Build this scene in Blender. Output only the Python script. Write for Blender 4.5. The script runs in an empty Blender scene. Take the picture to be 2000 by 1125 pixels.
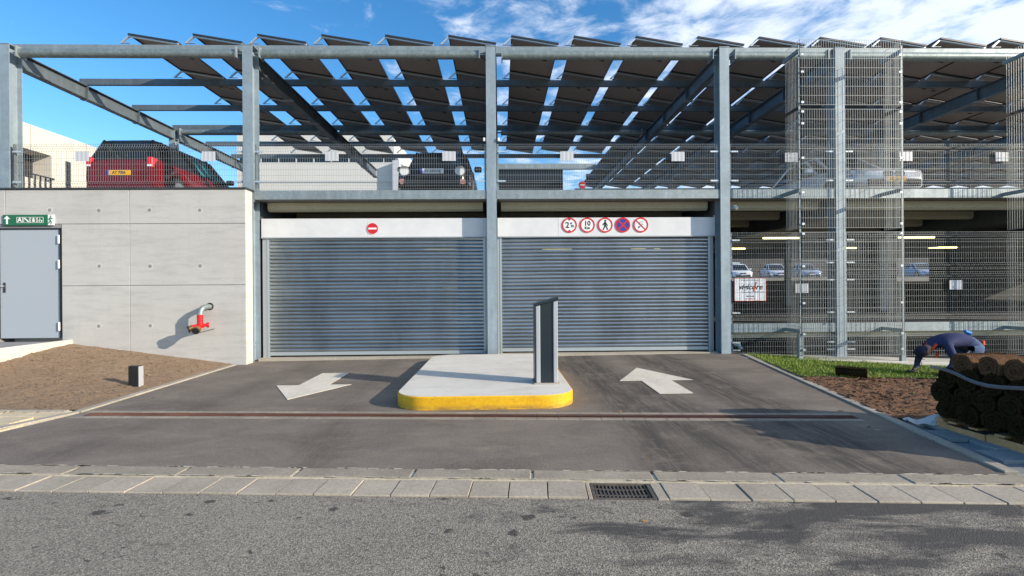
import bpy, bmesh, math, random
from mathutils import Vector, Matrix, noise as mnoise
random.seed(7)
S = bpy.context.scene
COL = S.collection
R = math.radians
PI = math.pi

# ------------------------------------------------------------------ camera
cam_d = bpy.data.cameras.new('camera'); cam = bpy.data.objects.new('camera', cam_d); COL.objects.link(cam)
cam_d.sensor_width = 36; cam_d.lens = 36 * 970 / 2000; cam_d.clip_start = 0.05; cam_d.clip_end = 6000
cam.matrix_world = Matrix.Translation((0, 0, 1.6)) @ Matrix.Rotation(R(-1.4), 4, 'Z') @ Matrix.Rotation(R(90), 4, 'X') @ Matrix.Rotation(R(-0.41), 4, 'Z')
S.camera = cam

# ------------------------------------------------------------------ light
SUN_EL, SUN_AZ = 19.0, 115.5            # degrees; azimuth clockwise from +Y
W = bpy.data.worlds.new('World'); S.world = W; W.use_nodes = True
wn, wl = W.node_tree.nodes, W.node_tree.links
wn.clear()
w_out = wn.new('ShaderNodeOutputWorld'); w_bg = wn.new('ShaderNodeBackground')
sky = wn.new('ShaderNodeTexSky'); sky.sky_type = 'NISHITA'; sky.sun_disc = False
sky.sun_elevation = R(SUN_EL); sky.sun_rotation = R(SUN_AZ); sky.altitude = 100
sky.air_density = 1.0; sky.dust_density = 0.3; sky.ozone_density = 2.5
hs = wn.new('ShaderNodeHueSaturation'); hs.inputs['Saturation'].default_value = 1.30; hs.inputs['Value'].default_value = 1.34
wl.new(sky.outputs[0], hs.inputs['Color'])
tc = wn.new('ShaderNodeTexCoord'); sp = wn.new('ShaderNodeSeparateXYZ'); wl.new(tc.outputs['Generated'], sp.inputs[0])
zz = wn.new('ShaderNodeMath'); zz.operation = 'MAXIMUM'; zz.inputs[1].default_value = 0.06; wl.new(sp.outputs['Z'], zz.inputs[0])
dx = wn.new('ShaderNodeMath'); dx.operation = 'DIVIDE'; wl.new(sp.outputs['X'], dx.inputs[0]); wl.new(zz.outputs[0], dx.inputs[1])
dy = wn.new('ShaderNodeMath'); dy.operation = 'DIVIDE'; wl.new(sp.outputs['Y'], dy.inputs[0]); wl.new(zz.outputs[0], dy.inputs[1])
cb = wn.new('ShaderNodeCombineXYZ'); wl.new(dx.outputs[0], cb.inputs[0]); wl.new(dy.outputs[0], cb.inputs[1])
n1 = wn.new('ShaderNodeTexNoise'); n1.inputs['Scale'].default_value = 3.6; n1.inputs['Detail'].default_value = 9; n1.inputs['Roughness'].default_value = 0.62
n1.inputs['Distortion'].default_value = 0.35; wl.new(cb.outputs[0], n1.inputs['Vector'])
# the bank of cloud thickens towards the right (east) side of the sky
bank = wn.new('ShaderNodeMath'); bank.operation = 'MULTIPLY_ADD'; bank.inputs[1].default_value = 0.36; bank.inputs[2].default_value = -0.005
wl.new(sp.outputs['X'], bank.inputs[0])
ad = wn.new('ShaderNodeMath'); ad.operation = 'ADD'; wl.new(n1.outputs['Fac'], ad.inputs[0]); wl.new(bank.outputs[0], ad.inputs[1])
cr = wn.new('ShaderNodeMapRange'); cr.interpolation_type = 'SMOOTHSTEP'; cr.inputs['From Min'].default_value = 0.45; cr.inputs['From Max'].default_value = 0.76
cr.inputs['To Max'].default_value = 0.9
wl.new(ad.outputs[0], cr.inputs['Value'])
mx = wn.new('ShaderNodeMix'); mx.data_type = 'RGBA'; wl.new(cr.outputs['Result'], mx.inputs['Factor']); wl.new(hs.outputs[0], mx.inputs['A'])
mx.inputs['B'].default_value = (5.9, 6.4, 7.2, 1)
wl.new(mx.outputs['Result'], w_bg.inputs['Color']); w_bg.inputs['Strength'].default_value = 0.135
wl.new(w_bg.outputs[0], w_out.inputs[0])

sun_d = bpy.data.lights.new('sun', 'SUN'); sun = bpy.data.objects.new('sun', sun_d); COL.objects.link(sun)
sun_d.energy = 5.0; sun_d.angle = R(0.5); sun_d.color = (1.0, 0.885, 0.73)
ce, se = math.cos(R(SUN_EL)), math.sin(R(SUN_EL))
to_sun = Vector((math.sin(R(SUN_AZ)) * ce, math.cos(R(SUN_AZ)) * ce, se))
sun.rotation_euler = to_sun.to_track_quat('Z', 'Y').to_euler()
S.view_settings.view_transform = 'Standard'; S.view_settings.look = 'None'
S.view_settings.exposure = 0.38; S.view_settings.gamma = 1; S.view_settings.use_curve_mapping = False

# ------------------------------------------------------------------ materials
MATS = {}
def mat(name, base, rough=0.6, metal=0.0, spec=0.5):
    m = bpy.data.materials.new(name); m.use_nodes = True
    b = m.node_tree.nodes['Principled BSDF']
    b.inputs['Base Color'].default_value = (*base, 1); b.inputs['Roughness'].default_value = rough
    b.inputs['Metallic'].default_value = metal; b.inputs['Specular IOR Level'].default_value = spec
    MATS[name] = m
    return m
def coord(m, obj=False):
    n = m.node_tree.nodes
    if obj:
        c = n.new('ShaderNodeTexCoord'); return c.outputs['Object']
    g = n.new('ShaderNodeNewGeometry'); return g.outputs['Position']
def scaled(m, src, sc):
    n, l = m.node_tree.nodes, m.node_tree.links
    k = n.new('ShaderNodeMapping'); k.inputs['Scale'].default_value = sc; l.new(src, k.inputs['Vector']); return k.outputs[0]
def noise(m, vec, scale, detail=6, rough=0.6, dist=0):
    n, l = m.node_tree.nodes, m.node_tree.links
    t = n.new('ShaderNodeTexNoise'); t.inputs['Scale'].default_value = scale; t.inputs['Detail'].default_value = detail
    t.inputs['Roughness'].default_value = rough; t.inputs['Distortion'].default_value = dist
    l.new(vec, t.inputs['Vector']); return t.outputs['Fac']
def rng(m, v, a, b, c=0.0, d=1.0):
    n, l = m.node_tree.nodes, m.node_tree.links
    t = n.new('ShaderNodeMapRange'); t.inputs['From Min'].default_value = a; t.inputs['From Max'].default_value = b
    t.inputs['To Min'].default_value = c; t.inputs['To Max'].default_value = d; l.new(v, t.inputs['Value']); return t.outputs['Result']
def mix(m, f, a, b, mode='MIX'):
    n, l = m.node_tree.nodes, m.node_tree.links
    t = n.new('ShaderNodeMix'); t.data_type = 'RGBA'; t.blend_type = mode
    for key, v in (('Factor', f), ('A', a), ('B', b)):
        if isinstance(v, (int, float)): t.inputs[key].default_value = v
        elif isinstance(v, tuple): t.inputs[key].default_value = (*v, 1)
        else: l.new(v, t.inputs[key])
    return t.outputs['Result']
def mth(m, op, a, b=0.0):
    n, l = m.node_tree.nodes, m.node_tree.links
    t = n.new('ShaderNodeMath'); t.operation = op
    for i, v in enumerate((a, b)):
        if isinstance(v, (int, float)): t.inputs[i].default_value = v
        else: l.new(v, t.inputs[i])
    return t.outputs[0]
def setc(m, v, sock='Base Color'):
    m.node_tree.links.new(v, m.node_tree.nodes['Principled BSDF'].inputs[sock])
def bump(m, h, strength=0.3, dist=0.01):
    n, l = m.node_tree.nodes, m.node_tree.links
    t = n.new('ShaderNodeBump'); t.inputs['Strength'].default_value = strength; t.inputs['Distance'].default_value = dist
    l.new(h, t.inputs['Height']); l.new(t.outputs[0], n['Principled BSDF'].inputs['Normal'])
def mottled(name, a, b, scale=3, rough=0.7, metal=0, bs=0.2, bd=0.004, fine=40, obj=False, rnd=0.0):
    m = mat(name, a, rough, metal)
    v = coord(m, obj)
    f1 = noise(m, v, scale, 8, 0.65); f2 = noise(m, v, fine, 4, 0.6)
    c = mix(m, rng(m, f1, 0.3, 0.7), a, b)
    c = mix(m, 0.35, c, mix(m, rng(m, f2, 0.3, 0.7), (0.25, 0.25, 0.25), (0.75, 0.75, 0.75)), 'OVERLAY')
    if rnd:
        oi = m.node_tree.nodes.new('ShaderNodeObjectInfo')
        k = rng(m, oi.outputs['Random'], 0, 1, 1 - rnd, 1 + rnd)
        n = m.node_tree.nodes.new('ShaderNodeVectorMath'); n.operation = 'SCALE'
        m.node_tree.links.new(c, n.inputs[0]); m.node_tree.links.new(k, n.inputs['Scale']); c = n.outputs[0]
    setc(m, c); bump(m, f2, bs, bd)
    return m

# galvanised steel with spangle
def galv(name, a, b, metal=0.55, rough=0.45, sc=22):
    m = mat(name, a, rough, metal); v = coord(m)
    n, l = m.node_tree.nodes, m.node_tree.links
    vo = n.new('ShaderNodeTexVoronoi'); vo.inputs['Scale'].default_value = sc; l.new(v, vo.inputs['Vector'])
    bw = n.new('ShaderNodeSeparateColor'); l.new(vo.outputs['Color'], bw.inputs[0])
    f = noise(m, v, 2.5, 8, 0.7)
    c = mix(m, rng(m, bw.outputs[0], 0, 1, 0.0, 0.6), a, b)
    c = mix(m, rng(m, f, 0.35, 0.75, 0.0, 0.6), c, tuple(x * 0.62 for x in a))
    st = noise(m, scaled(m, v, (9, 9, 0.8)), 1.0, 5, 0.6)
    c = mix(m, rng(m, st, 0.5, 0.75, 0.0, 0.3), c, tuple(min(1, x * 1.45) for x in b))
    setc(m, c); setc(m, rng(m, f, 0.3, 0.7, rough - 0.08, rough + 0.12), 'Roughness')
    return m
galv('galvanised_steel', (0.26, 0.31, 0.33), (0.36, 0.42, 0.44), 0.35, 0.5)
galv('galvanised_tube', (0.22, 0.27, 0.27), (0.40, 0.46, 0.45), 0.45, 0.42, 34)
galv('column_steel', (0.28, 0.35, 0.40), (0.34, 0.42, 0.47), 0.25, 0.55, 14)
galv('dark_steel_purlin_shade', (0.13, 0.16, 0.18), (0.17, 0.20, 0.22), 0.35, 0.5, 18)
mat('wire', (0.33, 0.355, 0.355), 0.45, 0.4)
mat('white_sheet', (0.52, 0.54, 0.57), 0.4, 0.0)
mottled('header_sheet', (0.66, 0.67, 0.68), (0.69, 0.70, 0.71), 0.8, 0.35, 0.0, 0.0, 0.0, fine=2)
mat('guide_metal', (0.46, 0.48, 0.50), 0.4, 0.3)
mottled('cream_paint', (0.50, 0.46, 0.33), (0.56, 0.52, 0.38), 1.2, 0.6)
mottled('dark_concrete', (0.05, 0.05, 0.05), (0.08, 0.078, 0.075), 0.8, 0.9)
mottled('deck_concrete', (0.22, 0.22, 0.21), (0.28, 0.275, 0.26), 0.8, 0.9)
mottled('backdrop_concrete', (0.52, 0.49, 0.43), (0.60, 0.57, 0.50), 0.4, 0.9, bs=0.05)
mottled('pale_cladding', (0.56, 0.56, 0.53), (0.62, 0.62, 0.60), 0.3, 0.7, bs=0.02)
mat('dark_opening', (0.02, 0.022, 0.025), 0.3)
mat('black', (0.012, 0.012, 0.014), 0.5)
mat('black_plastic', (0.02, 0.02, 0.022), 0.35)
mat('sign_red', (0.62, 0.015, 0.02), 0.35); mat('sign_white', (0.82, 0.82, 0.82), 0.35); mat('sign_black', (0.015, 0.015, 0.018), 0.4)
mat('sign_blue', (0.02, 0.05, 0.32), 0.35); mat('sign_green', (0.01, 0.13, 0.055), 0.35); mat('sign_grey', (0.25, 0.25, 0.26), 0.4)
mat('sign_orange', (0.75, 0.09, 0.02), 0.4)
mat('door_paint', (0.38, 0.42, 0.46), 0.45)
mat('hydrant_red', (0.60, 0.012, 0.018), 0.3); mat('brass', (0.42, 0.27, 0.10), 0.35, 0.8)
mat('terminal_dark', (0.014, 0.024, 0.032), 0.3); mat('terminal_silver', (0.52, 0.54, 0.57), 0.35, 0.4)
mottled('dark_zinc', (0.03, 0.03, 0.032), (0.05, 0.05, 0.05), 2, 0.5)

# in situ concrete wall
def concrete(name, a, b, stain):
    m = mat(name, a, 0.85); v = coord(m)
    f = noise(m, v, 1.1, 9, 0.65, 0.3); g = noise(m, scaled(m, v, (0.7, 0.7, 4.5)), 2.2, 7, 0.7); h = noise(m, v, 55, 4, 0.7)
    pores = m.node_tree.nodes.new('ShaderNodeTexVoronoi'); pores.inputs['Scale'].default_value = 26; m.node_tree.links.new(v, pores.inputs['Vector'])
    c = mix(m, rng(m, f, 0.32, 0.68), a, b)
    c = mix(m, rng(m, g, 0.48, 0.76, 0, 0.6), c, stain)
    d = noise(m, scaled(m, v, (5, 5, 0.5)), 1.3, 6, 0.7)
    c = mix(m, rng(m, d, 0.55, 0.8, 0, 0.25), c, stain)
    pf = mth(m, 'MULTIPLY', rng(m, pores.outputs['Distance'], 0.0, 0.09, 1, 0), rng(m, noise(m, v, 6, 2), 0.5, 0.6))
    c = mix(m, mth(m, 'MULTIPLY', pf, 0.5), c, tuple(x * 0.5 for x in stain))
    c = mix(m, 0.25, c, mix(m, rng(m, h, 0.3, 0.7), (0.3, 0.3, 0.3), (0.7, 0.7, 0.7)), 'OVERLAY')
    setc(m, c); bump(m, mth(m, 'SUBTRACT', h, mth(m, 'MULTIPLY', pf, 1.5)), 0.25, 0.004); return m
concrete('wall_concrete', (0.46, 0.455, 0.435), (0.52, 0.515, 0.49), (0.33, 0.33, 0.32))
concrete('kerb_concrete', (0.52, 0.50, 0.45), (0.60, 0.58, 0.53), (0.36, 0.34, 0.30))
concrete('landing_concrete', (0.24, 0.24, 0.25), (0.28, 0.28, 0.28), (0.16, 0.16, 0.16))


def flecks(m, v, c, scale, size, keep, col, amt=0.85):
    n, l = m.node_tree.nodes, m.node_tree.links
    wob = n.new('ShaderNodeTexNoise'); wob.inputs['Scale'].default_value = scale * 5; wob.inputs['Detail'].default_value = 4; l.new(v, wob.inputs['Vector'])
    mv = n.new('ShaderNodeVectorMath'); mv.operation = 'MULTIPLY_ADD'; l.new(wob.outputs['Color'], mv.inputs[0]); mv.inputs[1].default_value = (size * 1.6,) * 3; l.new(v, mv.inputs[2])
    vo = n.new('ShaderNodeTexVoronoi'); vo.inputs['Scale'].default_value = scale; l.new(mv.outputs[0], vo.inputs['Vector'])
    sc = n.new('ShaderNodeSeparateColor'); l.new(vo.outputs['Color'], sc.inputs[0])
    lim = mth(m, 'MULTIPLY', sc.outputs[1], size * scale)
    d = mth(m, 'SUBTRACT', lim, vo.outputs['Distance'])
    f = mth(m, 'MULTIPLY', rng(m, d, -0.02, 0.03, 0, amt), rng(m, sc.outputs[0], keep, keep + 0.02))
    return mix(m, f, c, col)
# coarse road asphalt
m = mat('road_asphalt', (0.10, 0.098, 0.095), 0.9); v = coord(m)
vor = m.node_tree.nodes.new('ShaderNodeTexVoronoi'); vor.inputs['Scale'].default_value = 125; m.node_tree.links.new(v, vor.inputs['Vector'])
sc_ = m.node_tree.nodes.new('ShaderNodeSeparateColor'); m.node_tree.links.new(vor.outputs['Color'], sc_.inputs[0])
big = noise(m, v, 0.7, 6, 0.6); c = mix(m, rng(m, big, 0.35, 0.65), (0.175, 0.150, 0.122), (0.27, 0.235, 0.19))
c = mix(m, rng(m, sc_.outputs[0], 0, 1, 0, 0.8), c, (0.50, 0.45, 0.36))
c = mix(m, rng(m, sc_.outputs[1], 0.45, 1, 0, 0.8), c, (0.055, 0.053, 0.052))
fine = noise(m, v, 190, 3, 0.7); c = mix(m, rng(m, fine, 0.4, 0.7, 0, 0.4), c, (0.045, 0.044, 0.044))
# oily spots and the darker damp patch in front of the right lane
spn = noise(m, scaled(m, v, (1, 1.4, 1)), 5.5, 4, 0.65, 0.8); c = mix(m, rng(m, spn, 0.64, 0.68, 0, 0.85), c, (0.038, 0.036, 0.036))
sx = m.node_tree.nodes.new('ShaderNodeSeparateXYZ'); m.node_tree.links.new(v, sx.inputs[0])
dp = noise(m, scaled(m, v, (0.8, 2.4, 1)), 1.5, 7, 0.66, 0.4)
dpm = mth(m, 'ADD', dp, rng(m, sx.outputs['X'], -1.0, 1.6, -0.16, 0.06))
c = mix(m, rng(m, dpm, 0.46, 0.60, 0, 0.9), c, (0.048, 0.046, 0.045))
c = flecks(m, scaled(m, v, (1, 1.3, 1)), c, 4.0, 0.055, 0.30, (0.040, 0.036, 0.034))
lt = noise(m, scaled(m, v, (1, 2, 1)), 1.9, 6, 0.75, 0.3)
c = mix(m, mth(m, 'MULTIPLY', rng(m, lt, 0.68, 0.74, 0, 0.6), sc_.outputs[2]), c, (0.42, 0.36, 0.24))
setc(m, c); bump(m, mth(m, 'ADD', vor.outputs['Distance'], mth(m, 'MULTIPLY', fine, 0.5)), 0.5, 0.007)

# smoother driveway asphalt with tyre tracks
m = mat('drive_asphalt', (0.09, 0.085, 0.08), 0.85); v = coord(m)
f = noise(m, scaled(m, v, (1, 1.7, 1)), 0.8, 10, 0.7, 0.5); fine = noise(m, v, 130, 4, 0.75)
c = mix(m, rng(m, f, 0.32, 0.68), (0.115, 0.093, 0.075), (0.245, 0.203, 0.165))
gra = m.node_tree.nodes.new('ShaderNodeTexVoronoi'); gra.inputs['Scale'].default_value = 120; m.node_tree.links.new(v, gra.inputs['Vector'])
gs = m.node_tree.nodes.new('ShaderNodeSeparateColor'); m.node_tree.links.new(gra.outputs['Color'], gs.inputs[0])
c = mix(m, rng(m, gs.outputs[0], 0.4, 1, 0, 0.35), c, (0.36, 0.31, 0.25))
c = mix(m, rng(m, fine, 0.4, 0.75, 0, 0.5), c, (0.05, 0.046, 0.044))
sx = m.node_tree.nodes.new('ShaderNodeSeparateXYZ'); m.node_tree.links.new(v, sx.inputs[0])
# curved tyre marks: bands around x = x0 + k*(y-9)^2
def band(m, sx, x0, k, y0, w, amt):
    yy = mth(m, 'SUBTRACT', sx.outputs['Y'], y0); q = mth(m, 'MULTIPLY', mth(m, 'MULTIPLY', yy, yy), k)
    d = mth(m, 'ABSOLUTE', mth(m, 'SUBTRACT', sx.outputs['X'], mth(m, 'ADD', q, x0)))
    return rng(m, d, 0.0, w, amt, 0)
st = noise(m, scaled(m, v, (11, 1.2, 1)), 1.4, 5, 0.7, 0.5)
tr = None
for x0, k, y0, w in ((1.75, 0.04, 10, 0.40), (3.45, 0.0, 9.5, 0.40), (1.5, 0.02, 10.4, 0.3), (3.2, -0.02, 6, 0.42), (1.6, -0.03, 6, 0.35), (-2.2, 0.02, 9.6, 0.3), (-3.8, -0.02, 9.6, 0.3)):
    b = band(m, sx, x0, k, y0, w * 1.25, 1.0 if x0 > 0 else 0.4); tr = b if tr is None else mth(m, 'MAXIMUM', tr, b)
c = mix(m, mth(m, 'MULTIPLY', tr, rng(m, st, 0.28, 0.55, 0, 0.9)), c, (0.042, 0.036, 0.031))
sn = noise(m, scaled(m, v, (1, 1.9, 1)), 1.7, 9, 0.75, 0.4); c = mix(m, rng(m, sn, 0.54, 0.74, 0, 0.6), c, (0.30, 0.25, 0.18))
sd = noise(m, scaled(m, v, (2.2, 2.8, 1)), 2.6, 5, 0.7, 0.4); c = mix(m, rng(m, sd, 0.68, 0.72, 0, 0.55), c, (0.04, 0.038, 0.038)); c = flecks(m, v, c, 2.6, 0.03, 0.45, (0.045, 0.04, 0.037), 0.7); c = flecks(m, scaled(m, v, (1.0, 1.7, 1)), c, 1.9, 0.05, 0.6, (0.42, 0.34, 0.22), 0.5)
setc(m, c); bump(m, mth(m, 'ADD', fine, gra.outputs['Distance']), 0.4, 0.004)

mottled('gutter_paver', (0.33, 0.285, 0.225), (0.44, 0.385, 0.305), 2.2, 0.85, bs=0.25, rnd=0.08)
mottled('edge_stone', (0.31, 0.28, 0.23), (0.42, 0.38, 0.31), 3, 0.9, bs=0.25, rnd=0.07)
mottled('drain_stone', (0.22, 0.195, 0.155), (0.31, 0.275, 0.22), 3, 0.9, bs=0.25, rnd=0.1)
m = mottled('flush_kerb', (0.25, 0.215, 0.165), (0.36, 0.315, 0.245), 3, 0.9, bs=0.3, rnd=0.06)
mottled('pavement_slab', (0.50, 0.42, 0.28), (0.60, 0.50, 0.35), 2.2, 0.85, bs=0.2, rnd=0.06)
mottled('grey_slab', (0.24, 0.25, 0.25), (0.36, 0.36, 0.34), 1.8, 0.85, bs=0.2, rnd=0.08)
mottled('mortar', (0.48, 0.43, 0.33), (0.58, 0.52, 0.41), 5, 0.95)
m = mottled('rusty_iron', (0.11, 0.05, 0.036), (0.17, 0.075, 0.052), 5, 0.8, 0.2)
mottled('cast_iron', (0.10, 0.085, 0.075), (0.15, 0.13, 0.11), 7, 0.7, 0.4)
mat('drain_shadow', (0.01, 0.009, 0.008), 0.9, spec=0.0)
concrete('island_top_concrete', (0.64, 0.61, 0.55), (0.71, 0.685, 0.62), (0.46, 0.44, 0.39))
mottled('yellow_paint', (0.78, 0.46, 0.01), (0.70, 0.38, 0.008), 3, 0.5, bs=0.15, fine=25)
m = MATS['yellow_paint']; v = coord(m); old = m.node_tree.nodes['Principled BSDF'].inputs['Base Color'].links[0].from_socket
sz = m.node_tree.nodes.new('ShaderNodeSeparateXYZ'); m.node_tree.links.new(v, sz.inputs[0])
w1 = noise(m, scaled(m, v, (3, 3, 14)), 2.0, 7, 0.75, 0.3); w2 = noise(m, scaled(m, v, (8, 8, 0.8)), 1.5, 5, 0.7)
c = mix(m, rng(m, w1, 0.60, 0.70, 0, 0.6), old, (0.16, 0.11, 0.05)); c = mix(m, rng(m, w2, 0.55, 0.75, 0, 0.35), c, (0.42, 0.24, 0.03))
c = mix(m, mth(m, 'MULTIPLY', rng(m, sz.outputs['Z'], 0.06, 0.14, 1, 0), rng(m, w1, 0.35, 0.6)), c, (0.20, 0.13, 0.06)); setc(m, c)
m = MATS['island_top_concrete']; v = coord(m); old = m.node_tree.nodes['Principled BSDF'].inputs['Base Color'].links[0].from_socket
w1 = noise(m, scaled(m, v, (1, 2, 1)), 1.8, 9, 0.72, 0.5); c = mix(m, rng(m, w1, 0.52, 0.72, 0, 0.55), old, (0.42, 0.39, 0.33)); setc(m, flecks(m, v, c, 3.0, 0.015, 0.4, (0.2, 0.17, 0.13), 0.6))
m = mottled('road_paint', (0.70, 0.645, 0.54), (0.78, 0.72, 0.61), 5, 0.7, bs=0.3, fine=60)
# worn paint
v = coord(m); b = m.node_tree.nodes['Principled BSDF']; old = b.inputs['Base Color'].links[0].from_socket
w1 = noise(m, v, 70, 4, 0.8); w2 = noise(m, scaled(m, v, (2, 1, 1)), 1.6, 6, 0.7, 0.4)
wf = mth(m, 'MULTIPLY', rng(m, w1, 0.48, 0.62), rng(m, w2, 0.42, 0.66, 0.05, 0.75))
setc(m, mix(m, wf, old, (0.17, 0.15, 0.125)))
sod = mottled('sod_soil_shaded', (0.018, 0.014, 0.006), (0.042, 0.030, 0.014), 9, 0.95, bs=0.9, bd=0.03, fine=45)  # near black: shade on the roll stack put into the colour; top layer stays brown
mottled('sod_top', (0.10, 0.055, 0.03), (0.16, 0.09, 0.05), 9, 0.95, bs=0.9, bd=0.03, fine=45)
for _n in ('sod_soil_shaded', 'sod_top'): MATS[_n].node_tree.nodes['Principled BSDF'].inputs['Specular IOR Level'].default_value = 0.05
def earth(name, a, b, dk):
    m = mat(name, a, 0.95); v = coord(m)
    f = noise(m, v, 1.2, 8, 0.7); g = noise(m, v, 17, 8, 0.75, 0.5); h = noise(m, v, 60, 5, 0.75)
    c = mix(m, rng(m, f, 0.3, 0.7), a, b); c = mix(m, rng(m, g, 0.47, 0.33, 0, 0.8), c, dk)
    c = mix(m, rng(m, h, 0.6, 0.8, 0, 0.5), c, tuple(min(1, x * 1.9) for x in b))
    s = noise(m, scaled(m, v, (3, 9, 1)), 1.2, 5, 0.7); c = mix(m, rng(m, s, 0.58, 0.66, 0, 0.45), c, dk)
    setc(m, c); bump(m, mth(m, 'ADD', g, mth(m, 'MULTIPLY', h, 0.5)), 1.0, 0.05); return m
earth('sandy_soil', (0.30, 0.205, 0.125), (0.38, 0.265, 0.17), (0.12, 0.078, 0.046))
earth('brown_soil', (0.18, 0.092, 0.048), (0.27, 0.145, 0.078), (0.07, 0.03, 0.017))
mottled('far_ground', (0.12, 0.12, 0.10), (0.16, 0.15, 0.12), 0.1, 0.95)
mottled('turf_base', (0.04, 0.06, 0.012), (0.07, 0.10, 0.02), 3, 0.95)
m = mat('grass_blade', (0.10, 0.16, 0.02), 0.6); v = coord(m); f = noise(m, v, 2.5, 5); oi = noise(m, v, 40, 2)
c = mix(m, rng(m, f, 0.3, 0.7), (0.20, 0.32, 0.012), (0.38, 0.46, 0.035)); c = mix(m, rng(m, oi, 0.4, 0.7), c, (0.05, 0.09, 0.01)); setc(m, c)
mottled('pallet_wood', (0.50, 0.27, 0.11), (0.62, 0.36, 0.16), 4, 0.85)
mat('leaf_ochre', (0.42, 0.20, 0.05), 0.7); mat('leaf_brown', (0.16, 0.08, 0.04), 0.8); mat('leaf_green', (0.25, 0.38, 0.03), 0.7)
m = mat('strap_film', (0.20, 0.19, 0.20), 0.4); m.node_tree.nodes['Principled BSDF'].inputs['Alpha'].default_value = 0.8
m = mat('film_pale', (0.75, 0.75, 0.74), 0.3); m.node_tree.nodes['Principled BSDF'].inputs['Alpha'].default_value = 0.7
# shutter: galvanised slats pierced with tiny holes
m = mat('shutter_slat', (0.42, 0.47, 0.50), 0.28, 0.9); v = coord(m)
f = noise(m, scaled(m, v, (0.5, 1, 6)), 1.0, 4, 0.6); f2_ = noise(m, scaled(m, v, (1, 1, 12.5)), 3.0, 3, 0.6)
c = mix(m, rng(m, f, 0.3, 0.7), (0.38, 0.42, 0.445), (0.52, 0.56, 0.585)); gr_ = noise(m, scaled(m, v, (1.2, 1, 0.35)), 1.2, 5, 0.6); c = mix(m, rng(m, gr_, 0.45, 0.75, 0, 0.5), c, (0.20, 0.22, 0.23)); setc(m, c); m.node_tree.nodes['Principled BSDF'].inputs['Roughness'].default_value = 0.30
n_, l_ = m.node_tree.nodes, m.node_tree.links
tr_ = n_.new('ShaderNodeBsdfTransparent'); ms = n_.new('ShaderNodeMixShader'); ms.inputs[0].default_value = 0.17
out = [x for x in n_ if x.type == 'OUTPUT_MATERIAL'][0]
l_.new(n_['Principled BSDF'].outputs[0], ms.inputs[1]); l_.new(tr_.outputs[0], ms.inputs[2]); l_.new(ms.outputs[0], out.inputs[0])
mat('shutter_rail', (0.46, 0.52, 0.55), 0.4, 0.5)
# solar
m = mottled('backsheet', (0.30, 0.25, 0.22), (0.36, 0.30, 0.265), 1.0, 0.6, bs=0.0)
mat('solar_cells', (0.01, 0.012, 0.03), 0.12); mat('panel_frame', (0.06, 0.06, 0.065), 0.4, 0.6)
mat('aluminium', (0.62, 0.66, 0.68), 0.35, 0.6)
# lamps, car
def emis(name, col, s):
    m = mat(name, col, 0.5); b = m.node_tree.nodes['Principled BSDF']; b.inputs['Emission Color'].default_value = (*col, 1); b.inputs['Emission Strength'].default_value = s
emis('tube_light', (1.0, 0.90, 0.40), 3.0); emis('green_light', (0.1, 0.9, 0.4), 0.8)
mat('car_red', (0.17, 0.003, 0.009), 0.15, 0.3); mat('car_black', (0.012, 0.012, 0.016), 0.15, 0.2); mat('car_silver', (0.66, 0.68, 0.71), 0.25, 0.4)
mat('car_white', (0.72, 0.73, 0.75), 0.2); mat('car_blue', (0.28, 0.36, 0.48), 0.2, 0.3); mat('car_grey', (0.16, 0.18, 0.20), 0.2, 0.4)
mat('car_glass', (0.012, 0.018, 0.025), 0.05); mat('car_glass_teal', (0.02, 0.20, 0.26), 0.08)
mat('tyre', (0.015, 0.015, 0.015), 0.8); mat('rim', (0.45, 0.46, 0.48), 0.3, 0.8); mat('chrome', (0.75, 0.76, 0.78), 0.12, 1.0)
mat('lamp_red', (0.65, 0.01, 0.02), 0.2); mat('lamp_clear', (0.75, 0.78, 0.8), 0.12); mat('plate_yellow', (0.80, 0.42, 0.02), 0.4); mat('plate_white', (0.75, 0.76, 0.78), 0.4)
mat('plate_blue', (0.03, 0.06, 0.45), 0.4); mat('pinkish_lamp', (0.50, 0.25, 0.2), 0.25)
mat('skin', (0.38, 0.20, 0.13), 0.55); mottled('navy_cloth', (0.02, 0.028, 0.085), (0.03, 0.042, 0.12), 9, 0.9, fine=80, obj=True)
mottled('denim', (0.035, 0.07, 0.16), (0.06, 0.11, 0.22), 7, 0.9, fine=90, obj=True); mat('cap_cloth', (0.012, 0.014, 0.035), 0.85)
mat('orange_cloth', (0.75, 0.08, 0.03), 0.7); mat('glove', (0.012, 0.012, 0.014), 0.7); mat('bright_blue', (0.02, 0.22, 0.62), 0.6); mat('hair', (0.03, 0.02, 0.015), 0.8)

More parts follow.
